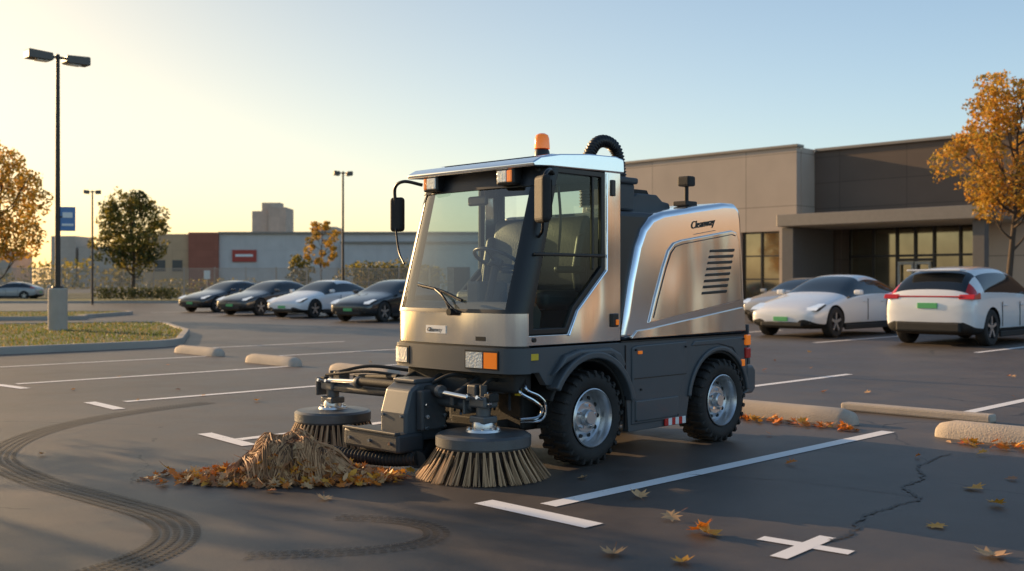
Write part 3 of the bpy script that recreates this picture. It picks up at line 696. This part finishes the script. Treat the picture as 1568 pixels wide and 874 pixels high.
mk('rear_cab_glass',[(.46,.09,1.37),(.46,1.21,1.37),(.46,1.21,2.01),(.46,.09,2.01)],[(0,1,2,3)],M['glass'],SW)
box('cab_floor',(-.05,.65,.91),(.98,1.22,.05),M['blackm'],SW,.01); box('headliner',(.05,.65,2.085),(.8,1.2,.03),M['dgray2'],SW,.01)
# interior
M['dash']=mat('dashboard_gray',(.07,.07,.068),.6,0,.2,8,.1,120)
prism('dashboard',[(-.58,.93),(-.58,1.10),(-.50,1.17),(-.36,1.17),(-.30,1.10),(-.33,.93)],.06,1.24,M['dash'],SW,.02)
tube('steering_column',[(-.42,.5,1.1),(-.33,.5,1.42)],.028,M['blackm'],SW,curve=False)
n_=Vector((.45,0,.89)).normalized(); c_=Vector((-.31,.5,1.47)); x_=n_.orthogonal().normalized(); y_=n_.cross(x_)
v,f=tubev([c_+(x_*math.cos(2*math.pi*i/36)+y_*math.sin(2*math.pi*i/36))*.175 for i in range(37)],.014,8,False); mk('steering_wheel_rim',v,f,M['black'],SW,60)
for an in(.5,2.6,4.7): tube('steering_spoke',[c_-n_*.03,c_+(x_*math.cos(an)+y_*math.sin(an))*.17],.01,M['black'],SW,curve=False,seg=6)
cyl('steering_hub',c_-n_*.05,c_,.05,M['black'],SW)
for b,w_ in((.42,.46),(.95,.40)):
    box('seat_cushion',(.08,b,1.18),(.46,w_,.14),M['seat'],SW,.05,seg=4); box('seat_base',(.1,b,1.02),(.34,.3,.2),M['blackm'],SW,.02)
    prism('seat_back',[(.24,1.2),(.20,1.35),(.25,1.6),(.29,1.78),(.34,1.82),(.39,1.78),(.38,1.5),(.34,1.2)],b-w_/2,b+w_/2,M['seat'],SW,.045,4,40)
    for sy in(-1,1): prism('seat_bolster',[(.19,1.24),(.16,1.4),(.22,1.66),(.29,1.68),(.30,1.24)],b+sy*w_/2-.035,b+sy*w_/2+.035,M['seat'],SW,.03,3,40)
    box('armrest',(.08,b-w_/2-.04,1.40),(.3,.055,.05),M['seat'],SW,.02,seg=3)
box('console',(-.2,.72,1.14),(.3,.14,.35),M['dash'],SW,.02); box('display',(-.36,.25,1.24),(.03,.18,.13),M['black'],SW,.01)
tube('lever',[(-.22,.74,1.3),(-.2,.74,1.43)],.012,M['black'],SW,curve=False)
box('mirror_inner',(-.36,.65,1.90),(.03,.2,.07),M['black'],SW,.015)
# lights front
def flamp(b,z,w_,h,ms,d=.05):
    a0=front(b,z)[0]-.035
    box('work_lamp_housing',(a0-.01,b,z),(.09,w_+.02,h+.02),M['black'],SW,.012)
    x=b+w_/2
    for m,ww in ms: box('work_lamp_lens',(a0-.058,x-ww/2,z),(.012,ww-.006,h-.012),M[m],SW,.01); x-=ww
flamp(.27,2.045,.15,.095,[('lens',.10),('orange',.05)]); flamp(1.07,2.045,.14,.095,[('orange',.035),('lens',.105)])
def hlamp(b0,b1,m,z0=.722,z1=.83): fpatch('headlamp',b0,b1,z0,z1,M[m],.034,.02,1)
fpatch('headlamp_bezel',.13,.44,.712,.842,M['black'],.028,.02,1); hlamp(.27,.425,'lens'); hlamp(.14,.255,'orange')
fpatch('headlamp_bezel',1.06,1.24,.712,.842,M['black'],.028,.02,1); hlamp(1.08,1.225,'lens')
fpatch('badge',.66,.88,.945,1.0,M['white'],.006,.008,1); text('badge_text','Cleanway',.042,M['black'],SW,(front(.86,.96,.009)[0],.865,.957),(math.radians(90),0,math.radians(-90)))
fpatch('small_label',.27,.36,.905,.935,M['black'],.004,.006,1)
box('yellow_label',(-.475,-.012,.80),(.11,.01,.045),M['yellow'],SW,.003,rot=(0,0,0))
# wiper
wp=Vector(front(.58,1.10,.03))
tube('wiper_arm',[wp,Vector(front(.66,1.2,.05)),Vector(front(.8,1.26,.03))],.009,M['black'],SW)
tube('wiper_blade',[Vector(front(.50,1.18,.02)),Vector(front(.75,1.25,.022)),Vector(front(1.02,1.29,.02))],.011,M['black'],SW)
tube('wiper_arm',[wp+Vector((0,-.07,0)),Vector(front(.62,1.17,.05)),Vector(front(.72,1.24,.04))],.006,M['black'],SW)
cyl('wiper_pivot',wp+Vector((.03,0,0)),wp-Vector((.02,0,0)),.025,M['black'],SW)
# mirrors
tube('mirror_arm',[(-.26,.0,2.06),(-.38,-.08,2.07),(-.47,-.12,2.02),(-.49,-.12,1.9)],.014,M['black'],SW); tube('mirror_arm',[(-.40,.0,1.62),(-.45,-.08,1.66),(-.49,-.12,1.75)],.010,M['black'],SW)
box('mirror_housing',(-.49,-.12,1.865),(.07,.165,.32),M['blackm'],SW,.032,rot=(0,0,math.radians(-22)),seg=4)
box('mirror_glass',(-.452,-.134,1.865),(.006,.12,.25),M['blackm'],SW,.002,rot=(0,0,math.radians(-22)))
tube('mirror_arm',[(-.34,1.3,2.06),(-.42,1.42,2.09),(-.43,1.52,2.05),(-.42,1.53,1.92)],.013,M['black'],SW); box('mirror_housing',(-.40,1.53,1.84),(.06,.12,.27),M['blackm'],SW,.028,rot=(0,0,math.radians(20)),seg=4)
tube('mirror_arm',[(-.42,1.53,1.75),(-.45,1.45,1.55),(-.52,1.3,1.45)],.008,M['black'],SW)
# beacon
rev('beacon_base',[(0,.07),(.045,.07),(.055,.05),(.062,0)],M['black'],SW,(0,.35,2.215),'z'); rev('beacon_dome',[(.001,.115),(.025,.112),(.045,.10),(.054,.075),(.057,.03),(.058,0)],M['orange'],SW,(0,.35,2.285),'z')
cyl('beacon_stem',(0,.35,2.2),(0,.35,2.23),.03,M['black'],SW)
# lower side body
def arc(cx,cz,r,a0,a1,n=14): return [(cx+r*math.cos(math.radians(a0+(a1-a0)*i/n)),cz+r*math.sin(math.radians(a0+(a1-a0)*i/n))) for i in range(n+1)]
low=[(-.50,.862),(-.50,.69),(-.40,.69),(-.33,.60)]+arc(.12,.34,.435,145,3)+[(.57,.19),(1.29,.19),(1.325,.34)]+arc(1.75,.34,.42,176,8)+[(2.17,.42),(2.19,.855),(2.16,.862)]
prism('lower_body_side',low,0,.06,M['dgray'],SW,.012); prism('lower_body_side',low,1.3,1.24,M['dgray'],SW,.012)
def lip(cx,cz,r0,r1,a0,a1,y0,y1,m):
    P=arc(cx,cz,r1,a0,a1,20)+arc(cx,cz,r0,a1,a0,20); prism('wheel_arch',P,y0,y1,m,SW,.012)
lip(.12,.34,.425,.475,150,12,-.065,.05,M['dgray']); lip(1.75,.34,.405,.445,172,8,-.02,.05,M['dgray'])
lip(.12,.34,.425,.475,150,12,1.365,1.25,M['dgray'])
lip(.12,.34,.40,.43,160,5,.0,.30,M['blackm']); lip(1.75,.34,.385,.41,175,5,.0,.30,M['blackm'])
prism('fender_brow',[(-.30,.66),(-.17,.80),(-.02,.835),(.32,.835),(.44,.79),(.50,.70),(.44,.66),(.34,.77),(0,.79),(-.16,.74)],-.045,.02,M['dgray'],SW,.02)
prism('access_panel',[(.60,.24),(.60,.82),(.66,.835),(1.30,.845),(1.30,.62),(1.22,.50),(1.20,.24)],-.012,.02,M['dgray'],SW,.012)
prism('access_panel_lower',[(.63,.26),(.63,.42),(1.17,.42),(1.17,.26)],-.022,0,M['dgray'],SW,.01)
box('panel_gap',(.53,-.002,.53),(.008,.01,.62),M['black'],SW,0); box('panel_seam',(.95,-.014,.585),(.66,.004,.006),M['black'],SW,0)
box('panel_latch',(.69,-.016,.78),(.05,.01,.025),M['orange'],SW,.003)
for i in range(6): box('reflector_stripe',(1.02+i*.045,-.012,.225),(.0445,.012,.055),M['red'] if i%2==0 else M['white'],SW,.001)
for a_,z_ in((.64,.8),(1.27,.8),(.64,.27),(1.16,.27),(2.1,.83),(.7,.5)): cyl('bolt',(a_,-.024,z_),(a_,0,z_),.008,M['blackm'],SW,seg=10)
prism('rear_side_panel',[(1.36,.80),(1.40,.84),(2.12,.85),(2.13,.62),(2.08,.62),(1.95,.76),(1.75,.80)],-.010,.02,M['dgray'],SW,.01)
# chassis
box('chassis',(.95,.65,.55),(2.5,.78,.58),M['blackm'],SW,.02); box('chassis_rail',(.8,.65,.28),(2.4,.5,.1),M['blackm'],SW,.01)
box('front_crossmember',(-.47,.65,.62),(.16,1.15,.14),M['blackm'],SW,.02); box('cab_underside',(0,.65,.80),(1.0,1.2,.1),M['blackm'],SW,.02)
box('rear_chassis_side',(1.75,.65,.82),(.85,1.2,.07),M['blackm'],SW,.01)
prism('rear_bumper',[(2.17,.40),(2.17,.60),(2.26,.60),(2.30,.56),(2.30,.40),(2.26,.36),(2.10,.36)],-.01,1.31,M['dgray'],SW,.02)
prism('rear_frame',[(2.195,.605),(2.195,.95),(2.21,.95),(2.23,.61)],.0,1.3,M['dgray'],SW,.004)
box('tail_lamp',(2.165,-.012,.82),(.07,.03,.09),M['orange'],SW,.01); box('tail_lamp',(2.165,-.012,.71),(.07,.03,.09),M['red'],SW,.01); box('tail_lamp_amber',(2.09,-.014,.63),(.05,.02,.06),M['orange'],SW,.008)
# container + hood
box('container',(.80,.65,1.36),(.62,1.22,.97),M['black'],SW,.04,seg=3)
hood=[(.505,.875),(.545,1.08),(.60,1.32),(.68,1.58),(.755,1.72),(.86,1.81),(1.0,1.855),(1.45,1.92),(1.84,1.972),(2.0,1.975),(2.075,1.93),(2.10,1.84),(2.14,1.4),(2.17,.875)]
prism('engine_hood',hood,0,1.3,M['bright'],SW,.045,5,35)  # brighter body shows as bands, steel highlights put into the colour
pan=[(.80,.995),(.88,1.20),(.98,1.43),(1.05,1.56),(1.12,1.62),(1.22,1.645),(1.93,1.745),(2.0,1.73),(2.035,1.66),(2.07,1.18),(2.06,1.155)]
prism('hood_side_panel',pan,-.014,.02,M['sunset_steel'],SW,.012,3)
prism('hood_lower_panel',[(.60,.885),(.605,.90),(.66,.945),(.80,.955),(2.09,1.10),(2.125,1.08),(2.145,.90)],-.010,.02,M['sunset_steel'],SW,.006)
tube('hood_groove',[(a,-.017,z) for a,z in inset(pan,.035)[:8]],.0035,M['dgray2'],SW,6,False)
box('seam_line',(1.32,-.004,.868),(1.7,.012,.010),M['black'],SW,0)
for i in range(8):
    z=1.565-i*.049; a0=1.60-i*.016; L_=.355
    prism('vent_louver',[(a0,z-.012),(a0+.012,z+.010),(a0+L_,z+.026),(a0+L_+.004,z+.012),(a0+L_-.012,z+.0)],-.021,.0,M['black'],SW,.003)
text('hood_text','Cleanway',.085,M['black'],SW,(1.36,-.004,1.735),(math.radians(90),math.radians(-8),0))
box('hood_text_sub',(1.55,-.003,1.715),(.3,.006,.004),M['black'],SW,0,rot=(0,math.radians(-8),0))
# top equipment
box('filter_box',(.86,.42,1.98),(.26,.3,.22),M['dgray2'],SW,.02); box('filter_box_lid',(.86,.42,2.11),(.30,.34,.05),M['dgray2'],SW,.015)
box('filter_box_top',(.92,.45,2.18),(.14,.14,.10),M['blackm'],SW,.01)
hose('exhaust_hose',[(.66,.50,1.9),(.67,.50,2.22),(.74,.48,2.39),(.86,.46,2.43),(.97,.44,2.35),(1.0,.42,2.1)],.052,M['black'],SW,.024)
prism('top_duct',[(1.0,1.84),(1.02,1.97),(1.12,2.03),(1.38,2.03),(1.46,1.98),(1.55,1.97),(1.58,1.90)],.35,.85,M['dgray2'],SW,.015)
prism('top_duct_cap',[(1.08,2.03),(1.10,2.07),(1.34,2.07),(1.37,2.03)],.42,.75,M['blackm'],SW,.008)
cyl('camera_post',(1.72,.3,1.95),(1.72,.3,2.12),.018,M['blackm'],SW); box('camera_head',(1.72,.3,2.16),(.10,.12,.085),M['blackm'],SW,.015); box('camera_foot',(1.70,.3,1.97),(.16,.14,.04),M['blackm'],SW,.01)
# wheels
def bigwheel(a,sy,r=.34):
    y=.08 if sy<0 else 1.22
    P=[(.205,-.095),(.225,-.115),(.27,-.125),(.305,-.12),(.322,-.10),(.326,-.05),(.328,0),(.326,.05),(.322,.10),(.305,.12),(.27,.125),(.225,.115),(.205,.095)]
    rev('tyre',P,M['rubber'],SW,(a,y,r),'y',48,60)
    lg=Acc()
    for k in range(26):
        for s2 in(-1,1):
            an=2*math.pi*(k+(.5 if s2>0 else 0))/26
            E=Matrix.Rotation(-an,3,'Y')
            vv=[]
            for (rr,yy,tt) in((.318,.012,-.010),(.318,.012,.018),(.318,.122,.032),(.318,.122,-.002),(.341,.016,-.008),(.341,.016,.014),(.339,.116,.026),(.339,.116,.0)):
                p=E@Vector((rr,yy*s2,tt)); vv.append(Vector((a,y,r))+p)
            lg.add(vv,BF)
            vv=[]
            for (rr,yy,tt) in((.295,.110,-.002),(.338,.105,.0),(.338,.105,.026),(.295,.110,.022),(.295,.130,.0),(.332,.124,.002),(.332,.124,.024),(.295,.130,.02)):
                p=E@Vector((rr,yy*s2,tt)); vv.append(Vector((a,y,r))+p)
            lg.add(vv,BF)
    o=lg.done('tyre_tread',M['rubber'],SW); bm=bmesh.new(); bm.from_mesh(o.data); bmesh.ops.recalc_face_normals(bm,faces=bm.faces); bm.to_mesh(o.data); bm.free()
    s=-1 if sy<0 else 1
    rim=[(.212,.118*s),(.205,.122*s),(.192,.10*s),(.185,.03*s),(.165,.01*s),(.15,.03*s),(.11,.055*s),(.06,.055*s),(.055,.09*s),(.045,.10*s),(0,.10*s)]
    rev('rim',rim,M['rim'],SW,(a,y,r),'y',40,30)
    hb=Acc()
    for k in range(10):
        an=2*math.pi*k/10; vv,ff=tubev([(a+.138*math.cos(an),y+.025*s,r+.138*math.sin(an)),(a+.138*math.cos(an),y+.044*s,r+.138*math.sin(an))],.016,10); hb.add(vv,ff,0)
    for k in range(5):
        an=2*math.pi*k/5+.2; vv,ff=tubev([(a+.085*math.cos(an),y+.05*s,r+.085*math.sin(an)),(a+.085*math.cos(an),y+.075*s,r+.085*math.sin(an))],.012,6); hb.add(vv,ff,1)
    hb.done('hub_details',[M['blackm'],M['chrome']],SW,40)
for a_ in(.12,1.75):
    for sy in(-1,1): bigwheel(a_,sy)
cyl('front_axle',(.12,.1,.34),(.12,1.2,.34),.05,M['blackm'],SW); cyl('rear_axle',(1.75,.1,.34),(1.75,1.2,.34),.05,M['blackm'],SW)

# brushes
def brush(a,b,rd,rb,zt,seed):
    random.seed(seed)
    rev('brush_disc',[(0,.055),(rd*.45,.055),(rd*.5,.05),(rd*.93,.045),(rd,.03),(rd,-.03),(rd*.97,-.045),(0,-.045)],M['steelgray'],SW,(a,b,zt),'z',48,30)
    rev('brush_hub',[(0,.12),(rd*.22,.12),(rd*.24,.10),(rd*.24,.075),(rd*.36,.07),(rd*.38,.05)],M['rim'],SW,(a,b,zt),'z',32,30)
    hb=Acc()
    for k in range(8):
        an=2*math.pi*k/8; p=(a+rd*.31*math.cos(an),b+rd*.31*math.sin(an)); vv,ff=tubev([(p[0],p[1],zt+.06),(p[0],p[1],zt+.085)],.011,6); hb.add(vv,ff)
    hb.done('brush_bolts',M['chrome'],SW)
    br=Acc(); nt_=46
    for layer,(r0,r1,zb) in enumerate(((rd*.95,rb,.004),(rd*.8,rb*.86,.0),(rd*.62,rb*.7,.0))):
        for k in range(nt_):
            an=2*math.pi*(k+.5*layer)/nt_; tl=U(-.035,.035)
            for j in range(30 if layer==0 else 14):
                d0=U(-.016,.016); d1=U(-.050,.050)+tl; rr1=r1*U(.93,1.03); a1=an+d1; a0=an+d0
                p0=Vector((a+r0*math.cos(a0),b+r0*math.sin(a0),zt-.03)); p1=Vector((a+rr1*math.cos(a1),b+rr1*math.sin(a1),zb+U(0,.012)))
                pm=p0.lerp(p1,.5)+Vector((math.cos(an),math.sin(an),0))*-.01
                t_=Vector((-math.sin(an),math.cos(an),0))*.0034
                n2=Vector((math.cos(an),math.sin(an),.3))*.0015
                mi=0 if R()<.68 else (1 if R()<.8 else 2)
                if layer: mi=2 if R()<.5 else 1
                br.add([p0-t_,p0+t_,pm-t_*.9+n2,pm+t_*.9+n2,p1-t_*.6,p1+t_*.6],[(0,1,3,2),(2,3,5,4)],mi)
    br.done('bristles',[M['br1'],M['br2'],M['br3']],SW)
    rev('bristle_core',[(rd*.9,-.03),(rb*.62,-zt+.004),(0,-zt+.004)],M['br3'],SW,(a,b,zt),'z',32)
brush(-.70,.235,.325,.45,.245,1); brush(-.70,1.97,.30,.40,.255,2)
# brush arms / linkage
def bracket(a,b,z,k=1):
    box('brush_motor_mount',(a,b,z+.10),(.13,.15,.05),M['steelgray'],SW,.012)
    cyl('brush_motor',(a,b,z+.11),(a,b,z+.24),.05,M['steelgray'],SW); box('motor_clamp',(a,b,z+.22),(.13,.16,.08),M['steelgray'],SW,.015)
    box('motor_block',(a+.02,b+.09*k,z+.27),(.10,.09,.12),M['dgray2'],SW,.012); box('motor_block',(a,b-.08*k,z+.25),(.09,.06,.06),M['blackm'],SW,.01)
    cyl('clevis_pin',(a-.03,b-.10,z+.21),(a-.03,b+.10,z+.21),.016,M['chrome'],SW,seg=14); cyl('top_knob',(a,b,z+.26),(a,b,z+.33),.026,M['dgray2'],SW)
    box('clevis_plate',(a-.02,b+.115,z+.20),(.12,.016,.14),M['steelgray'],SW,.01)
    for dy in(-.05,.05): cyl('fitting',(a-.05,b+dy,z+.24),(a-.11,b+dy,z+.26),.013,M['chrome'],SW,seg=10)
bracket(-.70,.235,.28); bracket(-.70,1.97,.28,-1)
tube('cross_tube',[(-.72,.30,.46),(-.76,.95,.50)],.036,M['dgray2'],SW,18,False); tube('hydraulic_rod',[(-.80,.28,.53),(-.80,.62,.55)],.02,M['chrome'],SW,14,False); tube('hydraulic_cylinder',[(-.80,.55,.548),(-.80,.95,.565)],.034,M['blackm'],SW,18,False)
tube('cross_tube',[(-.76,1.0,.50),(-.72,1.9,.48)],.034,M['dgray2'],SW,18,False); tube('hydraulic_rod',[(-.80,1.45,.56),(-.76,1.93,.54)],.018,M['chrome'],SW,14,False); tube('hydraulic_cylinder',[(-.80,.98,.565),(-.80,1.5,.56)],.032,M['blackm'],SW,18,False)
tube('hydraulic_cylinder',[(-.66,1.2,.60),(-.64,1.75,.57)],.024,M['blackm'],SW,14,False)
for b_ in(.56,.93,1.02,1.5): rev('cylinder_collar',[(0,-.02),(.042,-.02),(.045,0),(.042,.02),(0,.02)],M['steelgray'],SW,(-.80,b_,.553),'y',20)
prism('center_housing',[(-1.0,.20),(-1.0,.40),(-.95,.56),(-.88,.60),(-.70,.60),(-.66,.54),(-.66,.20)],.70,.98,M['dgray'],SW,.02)
box('center_housing_lid',(-.80,.84,.615),(.2,.24,.03),M['dgray'],SW,.01); box('housing_side',(-.80,.66,.42),(.22,.07,.28),M['dgray2'],SW,.012)
for z_ in(.30,.38,.46): 
    for a_ in(-.88,-.72): cyl('bolt',(a_,.62,z_),(a_,.60,z_),.014,M['chrome'],SW,seg=8)
for b_,z_ in((.74,.26),(.94,.26),(.74,.38),(.94,.38)): cyl('bolt',(-1.0,b_,z_),(-1.015,b_,z_),.011,M['chrome'],SW,seg=8)
box('skid_plate',(-.97,.98,.20),(.24,.62,.13),M['dgray2'],SW,.02); box('skid_lip',(-1.08,.98,.27),(.05,.60,.02),M['dgray2'],SW,.006); box('skid_foot',(-.92,.98,.12),(.14,.5,.05),M['blackm'],SW,.01)
for b_ in(.75,.98,1.21): cyl('bolt',(-1.09,b_,.20),(-1.105,b_,.20),.012,M['chrome'],SW,seg=8)
for b_ in(.45,.85,1.15): 
    prism('lift_arm',[(-.80,.46),(-.80,.54),(-.52,.66),(-.40,.66),(-.40,.58),(-.52,.56)],b_-.02,b_+.02,M['dgray2'],SW,.008)
box('front_valve_block',(-.50,.70,.56),(.12,.3,.14),M['dgray2'],SW,.01); box('front_valve_block',(-.48,.30,.60),(.10,.16,.12),M['steelgray'],SW,.01)
random.seed(21)
for i in range(13):
    b0=U(.2,1.2); b1=b0+U(-.25,.25); tube('hydraulic_line',[(-.44,b0,U(.58,.68)),(-.56,(b0+b1)/2,U(.42,.5)),(-.66,b1,U(.36,.56))],U(.007,.012),M['blackm'] if i%4 else M['chrome'],SW,8)
tube('steel_line',[(-.46,.12,.62),(-.52,.06,.56),(-.42,.03,.50),(-.34,.03,.44),(-.36,.05,.38),(-.48,.10,.37)],.011,M['chrome'],SW,8); tube('steel_line',[(-.44,.10,.66),(-.48,.04,.58),(-.38,.02,.53),(-.31,.02,.46),(-.33,.04,.36),(-.46,.12,.35)],.009,M['chrome'],SW,8)
tube('hydraulic_hose',[(-.70,.30,.55),(-.62,.25,.64),(-.5,.28,.62)],.013,M['blackm'],SW,8); tube('hydraulic_hose',[(-.72,1.9,.6),(-.62,1.6,.66),(-.5,1.25,.64)],.013,M['blackm'],SW,8)
tube('hydraulic_hose',[(-.75,.70,.6),(-.68,.58,.66),(-.55,.5,.64)],.013,M['blackm'],SW,8); tube('hydraulic_hose',[(-.78,1.95,.58),(-.72,1.5,.63),(-.6,1.1,.60)],.011,M['blackm'],SW,8)
box('yellow_tag',(-.50,.10,.56),(.02,.05,.05),M['yellow'],SW,.002); box('yellow_tag',(-.54,.42,.60),(.01,.04,.05),M['yellow'],SW,.002)
hose('suction_hose',[(-.95,.62,.10),(-1.0,.85,.07),(-1.08,1.15,.07),(-1.15,1.4,.08)],.05,M['blackm'],SW,.03)
hose('suction_hose',[(-.5,.9,.35),(-.62,.85,.18),(-.8,.75,.09),(-.96,.62,.09)],.06,M['blackm'],SW,.03)
prism('suction_nozzle',[(-.62,.04),(-.62,.18),(-.5,.28),(-.3,.28),(-.3,.04)],.45,1.0,M['blackm'],SW,.02)

# ---------------------------------------------------------------- debris pile
random.seed(5)
ST=[mat('straw_tan',(.56,.31,.15),.7,0,.4,20),mat('straw_brown',(.34,.17,.075),.8,0,.4,20),mat('straw_dark',(.12,.06,.032),.9,0,.3,20)]
LF=[leafmat('fallen_gold',(.75,.34,.04),.2),leafmat('fallen_orange',(.68,.20,.02),.2),leafmat('fallen_brown',(.38,.15,.05),.1),leafmat('fallen_tan',(.60,.35,.16),.1)]
PC=Vector((-1.47,7.12,0)); PL,PWd,PH=.52,.28,.27
def hp(x,y):
    r=(x/PL)**2+(y/PWd)**2
    if r>=1: return 0
    xs=(x/PL+.28)
    pk=math.exp(-(xs/.45)**2)*.62+math.exp(-((x/PL-.30)/.42)**2)*.50
    lump=1+.12*math.sin(x*23+y*11)+.10*math.sin(y*31-x*9)
    return PH*(1-r)**.55*pk*1.12*lump
pe=empty('leaf_pile',PC)
gv=[];gf=[];n1,n2=36,22
for i in range(n1+1):
    for j in range(n2+1):
        x=-PL+2*PL*i/n1;y=-PWd+2*PWd*j/n2; gv.append((x,y,hp(x,y)*.86*U(.9,1.05)-.005))
for i in range(n1):
    for j in range(n2): k=i*(n2+1)+j; gf.append((k,k+n2+1,k+n2+2,k+1))
mk('mound',gv,gf,ST[2],pe,180)
sa=Acc()
for hk in range(105):
    hx=U(-.72,.5)*PL; hy=U(-.25,.5)*PWd; ha=math.radians(random.choice([-35,-50,-65,-20,-90,-120,-10,-150])+U(-20,20)); hc=U(-2.2,2.2); hL=U(.16,.40); hl=U(0,.06); hm=R()
    for k in range(20):
        x=hx+U(-.025,.025); y=hy+U(-.025,.025); an=ha+U(-.2,.2); L_=hL*U(.7,1.15); c=hc+U(-.4,.4); lift=hl+U(-.008,.02)
        pts=[]; st_=L_/8
        for i in range(9):
            pts.append((x,y,max(.008,hp(x,y)+max(0,lift)*(1-((i-3.5)/5.)**2)+.003))); an+=c*.09; x+=math.cos(an)*st_; y+=math.sin(an)*st_
        r=U(.0022,.0052); q_=hm*.6+R()*.4
        sa.tube(pts,[r]*7+[r*.7,r*.3],4,0 if q_<.5 else(1 if q_<.82 else 2))
for k in range(130):
    x=U(-.6,.5)*PL; y=U(-.4,.5)*PWd; an=U(0,6.28); el=U(.05,.7); L_=U(.06,.16); p=Vector((x,y,hp(x,y)*.97)); d=Vector((math.cos(an)*math.cos(el),math.sin(an)*math.cos(el),math.sin(el)))*L_
    sa.tube([p,p+d*.5+Vector((0,0,.008)),p+d],[.0028,.0022,.001],4,random.choice([0,0,1]))
sa.done('straw',ST,pe,60)
LS=[(0,-.5),(.06,-.22),(.30,-.38),(.26,-.16),(.5,-.1),(.30,.06),(.42,.28),(.17,.22),(0,.55),(-.17,.22),(-.42,.28),(-.30,.06),(-.5,-.1),(-.26,-.16),(-.30,-.38),(-.06,-.22)]
def leaf(acc,p,s,mi,tilt=.5,oval=False):
    rot=Euler((U(-tilt,tilt),U(-tilt,tilt),U(0,6.28))).to_matrix(); cv=U(-.5,1.0); cv2=U(-.3,.7); v=[]
    sh=LS if not oval else [(0,-.5),(.16,-.25),(.22,0),(.15,.28),(0,.5),(-.15,.28),(-.22,0),(-.16,-.25)]
    n=len(sh)
    for x,y in [(0,0)]+sh: v.append(rot@Vector((x*s,y*s,(cv*x*x+cv2*y*y+.12*abs(x))*s)))
    mz=min(q.z for q in v); v=[q+Vector(p)-Vector((0,0,mz)) for q in v]
    acc.add(v,[(0,i+1,(i+1)%n+1) for i in range(n)],mi)
    if not oval:
        a_=v[1]; d=(v[1]-v[0]).normalized()*s*.35; sd=Vector((-d.y,d.x,0)).normalized()*s*.012; acc.add([a_-sd,a_+sd,a_+d+sd,a_+d-sd],[(0,1,2,3)],2)
la=Acc()
for k in range(600):
    an=U(0,6.28); r=U(.85,1.5)
    x=math.cos(an)*PL*r*1.0; y=math.sin(an)*PWd*r
    if y>0 and R()<.5: y=-y*.9
    if abs(x)>.78: continue
    hz_=hp(x,y)+U(0,.045)*max(0,1.45-r); leaf(la,(x,y,hz_+.004),U(.045,.09),random.choice([0,1,1,2,3,3,3]),.8,R()<.35)
for k in range(120):
    x=U(-1.0,.85); y=U(-.3,.3)-.05; leaf(la,(x,y,.006),U(.04,.09),random.choice([0,1,1,2,3]),.5,R()<.3)
for k in range(110): 
    x=U(.0,.75); y=U(-.30,-.08); leaf(la,(x,y,hp(x,y)+U(.005,.05)),U(.05,.09),random.choice([2,3,3,0]),.8,True)
leaf(la,(-.88,.12,.02),.13,0,.9)
la.done('leaves',LF,pe)
fl=Acc()
for x,y,s,mi in((1.005,5.47,.17,0),(.485,5.08,.14,3),(.875,5.82,.13,3),(.77,6.44,.13,3),(.795,4.93,.12,0),(2.28,5.04,.18,3),(2.91,6.68,.15,0),(2.82,6.18,.12,0),(2.26,5.65,.12,0),(-1.13,6.38,.11,3),(.47,7.05,.09,3),(-1.5,6.6,.08,2),(3.55,8.0,.1,0),(4.0,8.1,.1,1),(3.3,7.0,.1,2),(2.0,7.6,.1,1),(3.1,5.9,.12,3)):
    leaf(fl,(x,y,.007),s,mi,.3)
leaf(fl,(.98,5.50,.007),.16,1,.55)
for k in range(140):
    t_=U(-1.1,1.0); leaf(fl,(2.3+t_*.75+U(-.1,.1),10.25-t_*.75-U(0,.3),.007),U(.06,.12),random.choice([0,1,1,3]),.6,R()<.3)
for k in range(95):
    t_=U(-1.,1.0); leaf(fl,(4.3+t_*.75+U(-.1,.1),8.1-t_*.75-U(0,.35),.007),U(.06,.12),random.choice([0,1,1,3]),.6,R()<.3)
for k in range(45): leaf(fl,(U(-6,7),U(7,20),.007),U(.05,.1),random.choice([0,1,2,3]),.4)
fl.done('fallen_leaves',LF)
